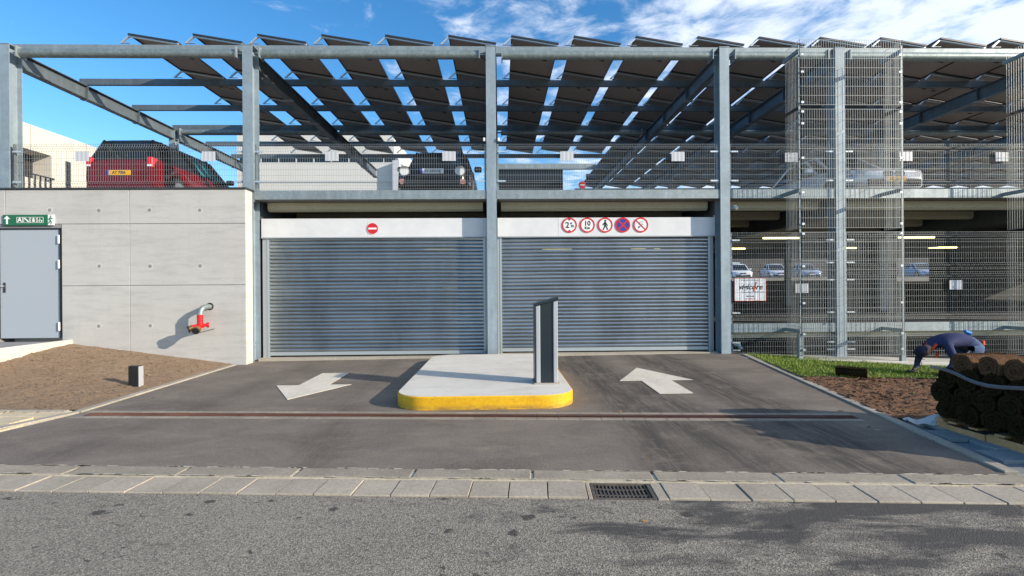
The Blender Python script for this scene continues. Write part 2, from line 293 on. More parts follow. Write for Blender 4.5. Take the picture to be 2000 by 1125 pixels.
# ------------------------------------------------------------------ mesh helpers
class MB:
    def __init__(s): s.v = []; s.f = []; s.m = []; s.mi = 0
    def add(s, vs, fs):
        b = len(s.v); s.v += [tuple(p) for p in vs]; s.f += [tuple(b + i for i in f) for f in fs]; s.m += [s.mi] * len(fs); return s
    def box(s, x0, y0, z0, x1, y1, z1):
        vs = [(x, y, z) for z in (z0, z1) for y in (y0, y1) for x in (x0, x1)]
        return s.add(vs, [(0, 2, 3, 1), (4, 5, 7, 6), (0, 1, 5, 4), (2, 6, 7, 3), (0, 4, 6, 2), (1, 3, 7, 5)])
    def bar(s, a, b, w, h=None, up=(0, 0, 1)):
        h = h or w; a = Vector(a); b = Vector(b); d = (b - a).normalized(); up = Vector(up)
        if abs(d.dot(up)) > 0.98: up = Vector((0, 1, 0))
        x = d.cross(up).normalized(); y = x.cross(d)
        vs = [p + x * (sx * w / 2) + y * (sy * h / 2) for p in (a, b) for sx, sy in ((-1, -1), (1, -1), (1, 1), (-1, 1))]
        return s.add(vs, [(3, 2, 1, 0), (4, 5, 6, 7), (0, 1, 5, 4), (1, 2, 6, 5), (2, 3, 7, 6), (3, 0, 4, 7)])
    def tube(s, pts, r, n=8, caps=True):
        pts = [Vector(p) for p in pts]; rs = r if isinstance(r, (list, tuple)) else [r] * len(pts); rings = []
        b0 = len(s.v); prev = None
        for i, p in enumerate(pts):
            d = (pts[min(i + 1, len(pts) - 1)] - pts[max(i - 1, 0)]).normalized()
            if prev is None:
                u = d.cross(Vector((0, 0, 1)));  u = u if u.length > 0.05 else d.cross(Vector((0, 1, 0)))
            else: u = prev - d * prev.dot(d)
            u.normalize(); prev = u; w = d.cross(u)
            s.v += [tuple(p + (u * math.cos(2 * PI * k / n) + w * math.sin(2 * PI * k / n)) * rs[i]) for k in range(n)]
        for i in range(len(pts) - 1):
            for k in range(n):
                a = b0 + i * n + k; c = b0 + i * n + (k + 1) % n
                s.f.append((a, c, c + n, a + n)); s.m.append(s.mi)
        if caps:
            s.f.append(tuple(b0 + k for k in range(n - 1, -1, -1))); s.m.append(s.mi)
            e = b0 + (len(pts) - 1) * n; s.f.append(tuple(e + k for k in range(n))); s.m.append(s.mi)
        return s
    def prism(s, poly, axis, a, b):
        """poly of 2d points extruded along axis ('x','y','z') from a to b"""
        def P(p, t): return {'x': (t, p[0], p[1]), 'y': (p[0], t, p[1]), 'z': (p[0], p[1], t)}[axis]
        n = len(poly); vs = [P(p, a) for p in poly] + [P(p, b) for p in poly]
        fs = [(i, (i + 1) % n, n + (i + 1) % n, n + i) for i in range(n)] + [tuple(range(n - 1, -1, -1)), tuple(range(n, 2 * n))]
        return s.add(vs, fs)
    def mesh(s, name, mats, smooth=False, bevel=0):
        me = bpy.data.meshes.new(name); me.from_pydata(s.v, [], s.f)
        if not isinstance(mats, (list, tuple)): mats = [mats]
        for m in mats: me.materials.append(MATS[m])
        me.polygons.foreach_set('material_index', s.m)
        bm = bmesh.new(); bm.from_mesh(me); bmesh.ops.recalc_face_normals(bm, faces=bm.faces)
        if bevel: bmesh.ops.bevel(bm, geom=bm.edges[:], offset=bevel, segments=1, affect='EDGES', clamp_overlap=True)
        bm.to_mesh(me); bm.free()
        if smooth:
            me.polygons.foreach_set('use_smooth', [True] * len(me.polygons))
            me.set_sharp_from_angle(angle=R(38))
        me.update(); return me
    def obj(s, name, mats, parent=None, smooth=False, bevel=0, label=None, cat=None, group=None, kind=None):
        return link(name, s.mesh(name, mats, smooth, bevel), parent, label, cat, group, kind)
def link(name, me, parent=None, label=None, cat=None, group=None, kind=None, loc=None, rot=None):
    o = bpy.data.objects.new(name, me); COL.objects.link(o)
    if parent: o.parent = parent
    if loc: o.location = loc
    if rot: o.rotation_euler = rot
    return tag(o, label, cat, group, kind)
def tag(o, label=None, cat=None, group=None, kind=None):
    if label: o['label'] = label
    if cat: o['category'] = cat
    if group: o['group'] = group
    if kind: o['kind'] = kind
    return o
def empty(name, loc, label, cat, group=None, rz=0):
    o = link(name, None, None, label, cat, group); o.location = loc; o.rotation_euler = (0, 0, rz); o.empty_display_size = 0.1; return o
def copy_tree(o, parent=None):
    c = o.copy(); COL.objects.link(c); c.parent = parent
    for ch in o.children: copy_tree(ch, c)
    return c
ORD = ['first', 'second', 'third', 'fourth', 'fifth', 'sixth', 'seventh', 'eighth', 'ninth', 'tenth', 'eleventh', 'twelfth', 'thirteenth', 'fourteenth', 'fifteenth', 'sixteenth', 'seventeenth', 'eighteenth', 'nineteenth', 'twentieth'] + ['twenty-' + w for w in ('first', 'second', 'third', 'fourth', 'fifth', 'sixth', 'seventh', 'eighth', 'ninth')] + ['thirtieth']
def text_mesh(txt, size, align='CENTER', shear=0, bold=0, ext=0.001):
    cu = bpy.data.curves.new('text', 'FONT'); cu.body = txt; cu.size = size; cu.align_x = align; cu.align_y = 'CENTER'; cu.shear = shear; cu.offset = bold; cu.extrude = ext
    cu.resolution_u = 3
    o = bpy.data.objects.new('text', cu); COL.objects.link(o); bpy.context.view_layer.update()
    me = bpy.data.meshes.new_from_object(o); bpy.data.objects.remove(o); return me
def text(name, txt, size, loc, m, parent, rot=(R(90), 0, 0), **k):
    me = text_mesh(txt, size, **k); me.materials.clear(); me.materials.append(MATS[m])
    return link(name, me, parent, loc=loc, rot=rot)

# ------------------------------------------------------------------ ground
def g(X, Y):
    t = max(0.0, min(1.0, (Y - 4.0) / 6.8)); return 0.035 + t * (0.095 + 0.008 * max(-5.5, min(5.5, X)))
SK = -0.072                       # the road runs slightly askew to the building
def ys(X, y0): return y0 + SK * X
def sm(t): t = max(0, min(1, t)); return t * t * (3 - 2 * t)
def left_soil(X, Y):
    return g(X, Y) + 0.47 * max(0, min(1, (-5.35 - X) / 3.4)) * sm((Y - 6.2) / 4.2)
def right_soil(X, Y):
    return g(5, Y) + 0.02 - 0.06 * sm((Y - 5.7) / 4.5) * max(0, X - 4.9)
def sheet(name, xs, yfn, nz, zfn, mats, **k):
    """grid: xs list, yfn(x,t) with t in 0..1"""
    b = MB()
    for x in xs:
        for j in range(nz + 1):
            y = yfn(x, j / nz); b.v.append((x, y, zfn(x, y)))
    for i in range(len(xs) - 1):
        for j in range(nz):
            a = i * (nz + 1) + j; b.f.append((a, a + nz + 1, a + nz + 2, a + 1)); b.m.append(0)
    return b.obj(name, mats, smooth=True, **k)
def lin(a, b, n): return [a + (b - a) * i / n for i in range(n + 1)]
MB().add([(-900, -300, -0.6), (900, -300, -0.6), (900, 3000, -0.6), (-900, 3000, -0.6)], [(0, 1, 2, 3)]).obj('ground', 'far_ground', kind='structure')
sheet('road', lin(-60, 60, 40), lambda x, t: -25 + t * (ys(x, 3.74) + 25), 10, lambda x, y: 0.018, 'road_asphalt', kind='structure')
def xl(Y): return -5.33 if Y > 6.4 else -5.33 - (6.4 - Y) * 0.26
def xr(Y): return 5.12 - (10.6 - Y) * 0.145
b = MB(); ny, nx = 30, 20
for j in range(ny + 1):
    t = j / ny
    for i in range(nx + 1):
        u = i / nx; Y = 4.2 + t * 6.75; X = xl(Y) + (xr(Y) - xl(Y)) * u; Y2 = Y + SK * X * (1 - t); X = xl(Y2) + (xr(Y2) - xl(Y2)) * u
        b.v.append((X, Y2, g(X, Y2)))
for j in range(ny):
    for i in range(nx):
        a = j * (nx + 1) + i; b.f.append((a, a + 1, a + nx + 2, a + nx + 1)); b.m.append(0)
b.obj('driveway', 'drive_asphalt', smooth=True, kind='structure')
# bedding under kerb, pavers and pavements
sheet('kerb_bedding', lin(-30, 30, 30), lambda x, t: ys(x, 3.70) + t * 0.58, 1, lambda x, y: -0.012, 'mortar', kind='structure')
sheet('pavement_bed_left', lin(-30, -5.4, 12), lambda x, t: ys(x, 4.22) + t * 2.2, 3, lambda x, y: 0.0, 'mortar', kind='structure')
sheet('pavement_bed_right', lin(3.9, 30, 12), lambda x, t: ys(x, 4.22) + t * 2.0, 3, lambda x, y: 0.02, 'landing_concrete', kind='structure')

def rough_grid(name, x0, x1, y0, y1, n, m, zf, mat_, amp, edge=None, **k):
    b = MB()
    for i in range(n + 1):
        for j in range(m + 1):
            x = x0 + (x1 - x0) * i / n; y = y0 + (y1 - y0) * j / m
            if edge: x, y = edge(x, y, i / n, j / m)
            p = Vector((x, y, 0)); dz = amp * (mnoise.fractal(p * 5, 0.8, 2.2, 5)) + amp * 0.8 * mnoise.noise(p * 17)
            f = min(1, i / 3, (n - i) / 3, j / 3, (m - j) / 3)
            b.v.append((x, y, zf(x, y) + dz * (0.25 + 0.75 * f)))
    for i in range(n):
        for j in range(m):
            a = i * (m + 1) + j; b.f.append((a, a + m + 1, a + m + 2, a + 1)); b.m.append(0)
    return b.obj(name, mat_, smooth=True, **k)
rough_grid('soil_left', -16, -5.43, 6.55, 10.25, 230, 110, lambda x, y: left_soil(x, y) + 0.012, 'sandy_soil', 0.016,
           edge=lambda x, y, u, v: (x, y + (1 - v) * SK * (x + 5.4)), kind='structure')
rough_grid('soil_right', 4.4, 16, 5.56, 8.05, 240, 80, right_soil, 'brown_soil', 0.026,
           edge=lambda x, y, u, v: (max(x, xr(y) + 0.1) if u < 0.5 else x, y + (1 - v) * SK * (x - 4.4)), kind='structure')
rough_grid('turf_ground', 4.6, 16, 7.9, 10.36, 160, 40, lambda x, y: right_soil(x, y) + 0.012, 'turf_base', 0.014,
           edge=lambda x, y, u, v: (max(x, xr(y) + 0.1) if u < 0.5 else x, y), kind='structure')
# grass blades
b = MB()
for i in range(42000):
    X = 4.7 + (11.2 - 4.7) * random.random() ** 1.0; Y = 7.86 + 2.45 * random.random()
    Y += 0.08 * math.sin(X * 5) * (Y < 8.1)
    if X < xr(Y) + 0.13: continue
    z = right_soil(X, Y) + 0.01; h = random.uniform(0.02, 0.055) * (0.7 + 0.6 * mnoise.noise(Vector((X * 3, Y * 3, 0))) + 0.3); a = random.random() * PI; w = 0.004
    cx, cy = math.cos(a) * w, math.sin(a) * w; lx, ly = random.uniform(-.03, .03), random.uniform(-.03, .03)
    b.add([(X - cx, Y - cy, z), (X + cx, Y + cy, z), (X + lx, Y + ly, z + h)], [(0, 1, 2)])
b.obj('lawn_grass', 'grass_blade', label='freshly laid bright green turf against the low concrete kerb wall', cat='grass', kind='stuff')
# clods and straw-like debris
for nm, N, xr_, yr_, zf, mt, lab in (('soil_clods', 2600, (-10.5, -5.5), (6.4, 10.1), left_soil, 'sandy_soil', 'loose crumbs and clods over the sandy soil on the left'),
                                 ('soil_clods', 2600, (4.6, 9.5), (5.6, 7.9), right_soil, 'brown_soil', 'dark brown clods over the bare soil on the right')):
    b = MB()
    for i in range(N):
        X = random.uniform(*xr_); Y = random.uniform(*yr_)
        if X > 0 and X < xr(Y) + 0.14: continue
        z = zf(X, Y) + 0.012; r = random.uniform(0.005, 0.02) * (1.6 if X > 0 else 1.1)
        vs = [(X + random.uniform(-r, r) * 1.5, Y + random.uniform(-r, r) * 1.5, z + random.uniform(-0.3, 1) * r) for _ in range(4)]
        b.add(vs, [(0, 1, 2), (0, 2, 3), (0, 3, 1), (1, 3, 2)])
    b.obj(nm, mt, label=lab, cat='soil', kind='stuff')

# gutter pavers, flush kerb
ang = math.atan(SK)
gutter = empty('gutter', (0, 3.74, 0), 'strip of square pinkish concrete pavers along the road edge', 'gutter'); gutter.rotation_euler = (0, 0, ang)
pav = [MB().box(0.003, 0.0, -0.03, 0.297, 0.30, 0.03 + dz).mesh('paver', 'gutter_paver', bevel=0.004) for dz in (0, 0.002, -0.003)]
gy0, gy1 = 0.685, 1.165
for i in range(-28, 40):
    x = i * 0.3 + 0.05
    if x + 0.3 > gy0 and x < 1.2: continue
    link('paver', pav[i % 3], gutter, loc=(x, 0.005 + random.uniform(-.002, .002), random.uniform(-.002, .002)), rot=(0, 0, random.uniform(-.006, .006)))
MB().box(0.655, 0.0, -0.03, gy0 + 0.0, 0.30, 0.028).obj('paver', 'gutter_paver', gutter, bevel=0.004)
MB().box(gy1 + 0.003, 0.0, -0.03, 1.247, 0.30, 0.028).obj('paver', 'gutter_paver', gutter, bevel=0.004)
kerb = empty('flush_kerb', (0, 4.05, 0), 'flush grey kerb stones with pale mortar joints between gutter and driveway', 'kerb'); kerb.rotation_euler = (0, 0, ang)
kb = MB().box(0.012, 0.0, -0.02, 0.988, 0.19, 0.045).mesh('kerb_stone', 'flush_kerb', bevel=0.006)
for i in range(-9, 10): link('kerb_stone', kb, kerb, loc=(i + 0.25, 0.012, random.uniform(-.002, .002)), rot=(0, 0, random.uniform(-.003, .003)))
b = MB().box(-9.2, 0.0, -0.02, 10.2, 0.215, 0.036)
b.obj('mortar_bed', 'mortar', kerb)
b = MB()
for i in range(220):
    x = random.uniform(-9, 9.5); w = random.uniform(0.02, 0.12); y = random.choice((0.0, 0.195)) ; z = 0.0475
    b.add([(x + math.cos(a) * w, y + 0.006 + math.sin(a) * random.uniform(0.004, 0.014), z - 0.001) for a in (0, .7, 1.5, 2.4, 3.1, 4, 4.9, 5.6)], [tuple(range(8))])
b.obj('mortar_smear', 'mortar', kerb)

# gully grate
gl = empty('gully_grate', (gy0 * math.cos(ang), 3.74 + gy0 * math.sin(ang), 0), 'curved cast iron gully grate set in the paver strip', 'drain grate'); gl.rotation_euler = (0, 0, ang)
W_ = gy1 - gy0 
b = MB().box(0.004, 0.004, -0.02, 0.03, 0.296, 0.026).box(W_ - 0.03, 0.004, -0.02, W_ - 0.003, 0.296, 0.026).box(0.03, 0.004, -0.02, W_ - 0.03, 0.02, 0.0255).box(0.03, 0.28, -0.02, W_ - 0.03, 0.296, 0.0255)
b.obj('frame', 'cast_iron', gl, bevel=0.002)
def gz(x): return 0.020 - 0.010 * (1 - ((x - W_ / 2) / (W_ / 2)) ** 2)
for k in range(14):
    x = 0.03 + (W_ - 0.06) * (k + 0.5) / 14; z = gz(x)
    MB().box(x - 0.006, 0.021, z - 0.03, x + 0.006, 0.279, z).obj('grate_bar', 'cast_iron', gl)
for yb in (0.085, 0.215):
    pts = [(x, yb + (0.012 if yb > 0.15 else -0.012) * (1 - ((x - W_ / 2) / (W_ / 2)) ** 2) * -1, gz(x) - 0.009) for x in lin(0.03, W_ - 0.03, 12)]
    MB().tube(pts, 0.010, 6).obj('cross_bar', 'cast_iron', gl)
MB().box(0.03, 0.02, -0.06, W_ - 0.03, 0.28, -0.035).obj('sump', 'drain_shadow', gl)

# linear drain
dr = empty('drain_channel', (0, 5.90, 0), 'long rusty slotted drain between pale concrete edge blocks across the driveway', 'drain'); dr.rotation_euler = (0, 0, ang)
dx0, dx1 = -5.30, 4.14
for r_, y in enumerate((-0.090, 0.165)):
    x = dx0 - 0.02
    while x < dx1:
        w = 0.25 if x + 0.25 < dx1 else dx1 - x
        zt = g(x, 5.90 + SK * x) + 0.006 + random.uniform(-.001, .001)
        MB().box(x + 0.003, y, zt - 0.08, x + w - 0.002, y + 0.085, zt).obj('edge_block', 'drain_stone', dr, bevel=0.003)
        x += 0.25
seg = MB(); n = 38
for k in range(n):
    x = (k + 0.5) / n
    seg.box(x - 0.0055, 0.012, -0.02, x + 0.0055, 0.138, 0.0)
seg.box(0.0, 0.0, -0.02, 1.0, 0.012, 0.001).box(0.0, 0.138, -0.02, 1.0, 0.15, 0.001)
segm = seg.mesh('grate', 'rusty_iron')
i = 0
while dx0 + 0.12 + i < dx1 - 0.02:
    x = dx0 + 0.12 + i; o = link('grate', segm, dr, loc=(x, 0.0, g(x, 5.90 + SK * x) + 0.006))
    if x + 1 > dx1: o.scale = ((dx1 - x) * 0.99, 1, 1)
    i += 1
b = MB()
for k in range(20):
    xa = dx0 + 0.1 + (dx1 - dx0 - 0.1) * k / 20; xb = dx0 + 0.1 + (dx1 - dx0 - 0.1) * (k + 1) / 20
    za, zb2 = (g(q, 5.90 + SK * q) + 0.0015 for q in (xa, xb)); b.add([(xa, -0.014, za), (xb, -0.014, zb2), (xb, 0.164, zb2), (xa, 0.164, za)], [(0, 1, 2, 3)])
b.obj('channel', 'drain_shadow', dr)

# driveway edging stones
def edging(name, pts, w, label, mt='edge_stone', h=0.02, zf=g):
    e = empty(name, (pts[0][0], pts[0][1], 0), label, 'kerb')
    o = Vector(pts[0]).to_3d()
    for a, b_ in zip(pts[:-1], pts[1:]):
        a = Vector(a); b_ = Vector(b_); L = (b_ - a).length; n = max(1, round(L / 1.0)); d = (b_ - a) / L; nn = Vector((-d.y, d.x))
        for k in range(n):
            p = a + d * (L * k / n + 0.004); q = a + d * (L * (k + 1) / n - 0.004)
            cs = [p - nn * w / 2, q - nn * w / 2, q + nn * w / 2, p + nn * w / 2]
            z = [zf(c.x, c.y) + h for c in cs]
            vs = [(c.x - o.x, c.y - o.y, zz_) for c, zz_ in zip(cs, z)] + [(c.x - o.x, c.y - o.y, zz_ - 0.12) for c, zz_ in zip(cs, z)]
            MB().add(vs, [(0, 1, 2, 3), (7, 6, 5, 4), (0, 4, 5, 1), (1, 5, 6, 2), (2, 6, 7, 3), (3, 7, 4, 0)]).obj('kerb_stone', mt, e, bevel=0.005)
    return e
edging('edging', [(-6.02, 4.5), (-5.66, 5.75), (-5.385, 6.45), (-5.385, 10.15)], 0.11, 'pale concrete edging between the sandy soil and the driveway')
edging('edging', [(5.14, 10.35), (4.83, 8.2), (4.52, 6.0), (4.47, 5.65), (4.22, 4.0)], 0.11, 'pale concrete edging along the right side of the driveway')
edging('edging', [(-16, 7.25), (-5.55, 6.5)], 0.07, 'thin edging between left paving slabs and the sandy soil')
edging('edging', [(4.62, 5.55), (16, 4.75)], 0.07, 'thin edging between right paving slabs and the brown soil', h=0.015)
# pavement slabs
def slabs(name, label, x0, x1, y0, rows, w, d, mt, cond):
    e = empty(name, (x0, y0, 0), label, 'pavement'); e.rotation_euler = (0, 0, ang)
    me = MB().box(0.004, 0.004, -0.04, w - 0.004, d - 0.004, 0.0).mesh('slab', mt, bevel=0.004)
    for r_ in range(rows):
        n = int((x1 - x0) / w)
        for i in range(n):
            x = i * w + (r_ % 2) * w * 0.5; y = r_ * d
            X = x0 + x; Y = y0 + y + SK * x
            if cond(X, Y, w, d): link('slab', me, e, loc=(x, y, g(X, Y) + 0.012 + random.uniform(-.002, .002)))
slabs('pavement_left', 'yellowish paving slabs at the left foot of the driveway', -13.0, -5.1, 5.25, 6, 0.4, 0.3, 'pavement_slab', lambda X, Y, w, d: X + w < xl(Y) - 0.02 and Y + d < 6.56 + SK * (X + 5.5))
slabs('pavement_right', 'grey paving slabs under the pallet of turf rolls', 4.2, 12, 3.98, 6, 0.4, 0.30, 'grey_slab', lambda X, Y, w, d: X > xr(Y + d) + 0.03 and Y + d < 5.75 + SK * (X - 4.6))

# painted arrows
def arrow(name, cx, y_tip, y_base, y_end, label):
    pts = [(cx, y_tip), (cx + 0.59, y_base), (cx + 0.24, y_base), (cx + 0.24, y_end), (cx - 0.24, y_end), (cx - 0.24, y_base), (cx - 0.59, y_base)]
    n = len(pts); b = MB(); b.add([(x, y, g(x, y) + 0.004) for x, y in pts] + [(x, y, g(x, y) + 0.008) for x, y in pts],
      [(7, 8, 13), (9, 10, 11, 12)] + [(i, (i + 1) % n, n + (i + 1) % n, n + i) for i in range(n)])
    b.obj(name, 'road_paint', label=label, cat='road marking')
arrow('painted_arrow', -2.96, 6.97, 7.96, 9.0, 'white painted arrow pointing towards the road on the exit lane')
arrow('painted_arrow', 2.49, 9.02, 7.88, 6.97, 'white painted arrow pointing to the right-hand shutter')

# traffic island
def rrect(x0, x1, y0, y1, r, n=8, taper=0):
    out = []
    for cx, cy, a0 in ((x1 - r, y1 - r, 0), (x0 + r, y1 - r, 90), (x0 + r, y0 + r, 180), (x1 - r, y0 + r, 270)):
        for k in range(n + 1):
            a = R(a0 + 90 * k / n); out.append((cx + r * math.cos(a), cy + r * math.sin(a)))
    return out
isl = empty('traffic_island', (-0.17, 8.1, 0.09), 'white topped rounded traffic island with yellow painted kerb', 'traffic island')
P = rrect(-1.37 + 0.17, 0.97 + 0.17, 6.27 - 8.1, 10.25 - 8.1, 0.42)
P2 = rrect(-1.355 + 0.17, 0.955 + 0.17, 6.285 - 8.1, 10.235 - 8.1, 0.405)
n = len(P)
MB().add([(x, y, -0.08) for x, y in P] + [(x, y, 0.135) for x, y in P] + [(x, y, 0.149) for x, y in P2], [(i, (i + 1) % n, n + (i + 1) % n, n + i) for i in range(n)] + [(n + i, n + (i + 1) % n, 2 * n + (i + 1) % n, 2 * n + i) for i in range(n)]).obj('kerb_face', 'yellow_paint', isl, smooth=True)
MB().add([(x, y, 0.150) for x, y in P2] + [(x, y, 0.08) for x, y in P2], [tuple(range(n))] + [(i, n + i, n + (i + 1) % n, (i + 1) % n) for i in range(n)]).obj('island_top', 'island_top_concrete', isl)

# access terminal
tm = empty('access_terminal', (0.655, 7.16, 0.24), 'dark access control terminal with slanted cap on the island', 'ticket machine')
hw = 0.165
def slab_(x0, x1, y0, y1, zo=0.0):   # follows the slanted top
    def zt(x): return 1.10 + (x + hw) / (2 * hw) * 0.085 + zo
    return [(x0, y0, 0.012), (x1, y0, 0.012), (x1, y1, 0.012), (x0, y1, 0.012), (x0, y0, zt(x0)), (x1, y0, zt(x1)), (x1, y1, zt(x1)), (x0, y1, zt(x0))]
BOXF = [(3, 2, 1, 0), (4, 5, 6, 7), (0, 1, 5, 4), (1, 2, 6, 5), (2, 3, 7, 6), (3, 0, 4, 7)]
MB().add(slab_(-hw + 0.012, hw - 0.006, -0.14, 0.16), BOXF).obj('housing', 'terminal_dark', tm, bevel=0.003)
MB().add(slab_(-hw - 0.003, -hw + 0.013, -0.155, 0.175), BOXF).obj('edge_trim', 'black_plastic', tm, bevel=0.003)
MB().add(slab_(-hw + 0.014, -hw + 0.075, -0.158, 0.17, -0.006), BOXF).obj('side_strip', 'terminal_silver', tm, bevel=0.008)
MB().add(slab_(hw - 0.067, hw - 0.006, -0.158, 0.17, -0.006), BOXF).obj('side_strip', 'terminal_silver', tm, bevel=0.008)
z0 = 1.10
MB().add([(-hw - 0.006, -0.17, z0 + 0.001), (hw + 0.006, -0.17, z0 + 0.088), (hw + 0.006, 0.185, z0 + 0.088), (-hw - 0.006, 0.185, z0 + 0.001),
          (-hw - 0.006, -0.17, z0 + 0.036), (hw + 0.006, -0.17, z0 + 0.128), (hw + 0.006, 0.185, z0 + 0.128), (-hw - 0.006, 0.185, z0 + 0.036)], BOXF).obj('cap', 'terminal_dark', tm, bevel=0.004)
MB().box(-hw - 0.02, -0.18, 0.0, hw + 0.02, 0.19, 0.014).obj('base_plate', 'edge_stone', tm, bevel=0.003)

# low bollard light in the soil
zb = left_soil(-5.42 - 0.0, 7.5)
bl = empty('path_light', (-5.76, 8.0, left_soil(-5.76, 8.0)), 'small black box light standing in the sandy soil', 'garden light', rz=R(-8))
MB().box(-0.10, -0.045, -0.03, 0.075, 0.045, 0.325).obj('housing', 'black', bl, bevel=0.005)
MB().box(0.076, -0.043, -0.03, 0.088, 0.043, 0.32).obj('plate_and_lit_edge', 'guide_metal', bl, bevel=0.003)  # pale strip paints the sunlit right edge of the black box

# ------------------------------------------------------------------ concrete wall with door
YW = 10.2
wall = empty('concrete_wall', (-7.5, YW, 0), 'board-jointed pale concrete wall left of the shutters', 'wall')
ox = -7.5
XE = -5.147
def panel(x0, x1, z0, z1, z0b=None):
    z0b = z0 if z0b is None else z0b; gp = 0.0055
    vs = [(x0 + gp - ox, 0, z0 + gp), (x1 - gp - ox, 0, z0b + gp), (x1 - gp - ox, 0.10, z0b + gp), (x0 + gp - ox, 0.10, z0 + gp), (x0 + gp - ox, 0, z1 - gp), (x1 - gp - ox, 0, z1 - gp), (x1 - gp - ox, 0.10, z1 - gp), (x0 + gp - ox, 0.10, z1 - gp)]
    MB().add(vs, BOXF).obj('wall_panel', 'wall_concrete', wall, bevel=0.003)
ZT = 3.645; Z1, Z2 = 2.95, 1.705
for x0, x1 in ((-7.456, XE),): panel(x0, x1, Z1, ZT); panel(x0, x1, Z2, Z1); panel(x0, x1, -0.1, Z2)
panel(-9.90, -7.456, Z1, ZT); panel(-8.80, -7.456, Z2, Z1); panel(-8.80, -7.456, 0.2, Z2)
panel(-14, -9.90, Z1, ZT); panel(-14, -10.06, Z2, Z1); panel(-14, -10.06, 0.2, Z2)
MB().box(-14 - ox, 0.012, -0.2, -10.05 - ox, 0.34, ZT - 0.01).box(-8.81 - ox, 0.012, -0.2, XE - 0.012 - ox, 0.27, ZT - 0.01).box(-10.05 - ox, 0.012, 2.87, -8.81 - ox, 0.27, ZT - 0.01).obj('wall_core', 'landing_concrete', wall)
MB().box(XE - 0.01 - ox, 0.004, -0.1, XE + 0.001 - ox, 0.275, ZT).obj('sunlit_end_face', 'kerb_concrete', wall)  # paler cream concrete: sunlight on the wall end is put into its colour
MB().box(-14 - ox, -0.025, ZT, XE + 0.03 - ox, 0.31, ZT + 0.035).obj('coping', 'dark_zinc', wall, bevel=0.004)
hole = MB().tube([(0, -0.0015, 0), (0, 0.004, 0)], 0.062, 20).mesh('tie_hole', 'kerb_concrete')
hm = MB()
hm.tube([(0, -0.003, 0), (0, 0.02, 0)], 0.036, 14); holein = hm.mesh('plug', 'landing_concrete')
for hx, hz in ((-9.03, 3.23), (-8.061, 3.221), (-7.06, 3.225), (-6.06, 3.22), (-8.06, 2.10), (-7.056, 2.091), (-6.06, 2.09), (-8.078, 0.892), (-7.06, 0.89)):
    o = link('tie_hole', hole, wall, loc=(hx - ox, 0, hz)); link('plug', holein, o)
# door
dd = empty('steel_door', (-9.43, YW, 0.66), 'pale blue-grey steel door in the concrete wall', 'door')
MB().box(-0.60, 0.022, 0.0, 0.58, 0.07, 2.185).obj('door_leaf', 'door_paint', dd, bevel=0.003)
MB().box(-0.625, 0.0, 0.0, -0.605, 0.09, 2.21).box(0.585, 0.0, 0.0, 0.61, 0.09, 2.21).box(-0.625, 0.0, 2.19, 0.61, 0.09, 2.212).obj('door_frame', 'black', dd)
for z in (0.15, 1.40, 1.90): MB().tube([(0.572, 0.0, z), (0.572, 0.0, z + 0.17)], 0.018, 10).box(0.55, 0.004, z + 0.01, 0.595, 0.02, z + 0.16).obj('hinge', 'sign_white', dd, smooth=True)
h_ = MB().box(-0.53, 0.008, 0.92, -0.49, 0.021, 1.12).obj('handle_plate', 'black_plastic', dd, bevel=0.003)
MB().tube([(-0.51, -0.05, 1.05), (-0.62, -0.05, 1.05)], 0.010, 8).tube([(-0.51, 0.01, 1.05), (-0.51, -0.05, 1.05)], 0.010, 8).obj('handle', 'guide_metal', h_, smooth=True)
# landing in front of the door
ld = empty('door_landing', (-9.4, 9.3, 0.55), 'grey landing with pale edge stone below the steel door', 'landing')
MB().box(-3, -1.7, -0.4, 0.70, 0.89, 0.04).obj('landing_slab', 'landing_concrete', ld)
for k in range(3): MB().box(0.70, -1.7 + k * 0.87 + 0.004, -0.4, 0.80, -1.7 + (k + 1) * 0.87 - 0.004, 0.075 - 0.0).obj('edge_stone', 'kerb_concrete', ld, bevel=0.006)
# sign over the door
sg = empty('exit_sign', (-9.40, YW - 0.03, 3.03), 'green pedestrian exit sign with arrow and pictograms above the door', 'sign')
MB().box(-0.52, 0.0, -0.105, 0.36, 0.028, 0.105).obj('sign_board', 'sign_green', sg)
MB().box(0.361, 0.0, -0.105, 0.47, 0.028, 0.105).obj('white_end', 'sign_white', sg)
MB().prism([(-0.44, 0.085), (-0.50, 0.02), (-0.47, 0.02), (-0.455, 0.035), (-0.455, -0.08), (-0.42, -0.08), (-0.42, 0.035), (-0.405, 0.02), (-0.375, 0.02)][::-1], 'y', -0.004, -0.001).obj('arrow', 'sign_white', sg)
def frame_sq(x, s=0.058):
    b = MB()
    for a in ((x - s, -s, x + s, -s + 0.006), (x - s, s - 0.006, x + s, s), (x - s, -s + .006, x - s + 0.006, s - .006), (x + s - 0.006, -s + .006, x + s, s - .006)): b.box(a[0], -0.004, a[1], a[2], -0.001, a[3])
    return b
for x in (-0.19, -0.055, 0.08, 0.215): frame_sq(x).obj('pictogram_frame', 'sign_white', sg)
text('letter_a', 'A', 0.12, (-0.19, -0.003, 0), 'sign_white', sg, bold=0.004)
MB().bar((-0.095, -0.0025, 0.04), (-0.015, -0.0025, -0.04), 0.004, 0.022, (1, 0, 1)).obj('stairs_symbol', 'sign_white', sg)
MB().box(0.06, -0.004, -0.04, 0.10, -0.001, 0.02).box(0.065, -0.004, 0.026, 0.078, -0.001, 0.045).box(0.083, -0.004, 0.026, 0.096, -0.001, 0.045).obj('lift_symbol', 'sign_white', sg)
b = MB(); pts = [(0.215 + 0.028 * math.cos(a), -0.0025, -0.018 + 0.028 * math.sin(a)) for a in lin(R(120), R(390), 10)]
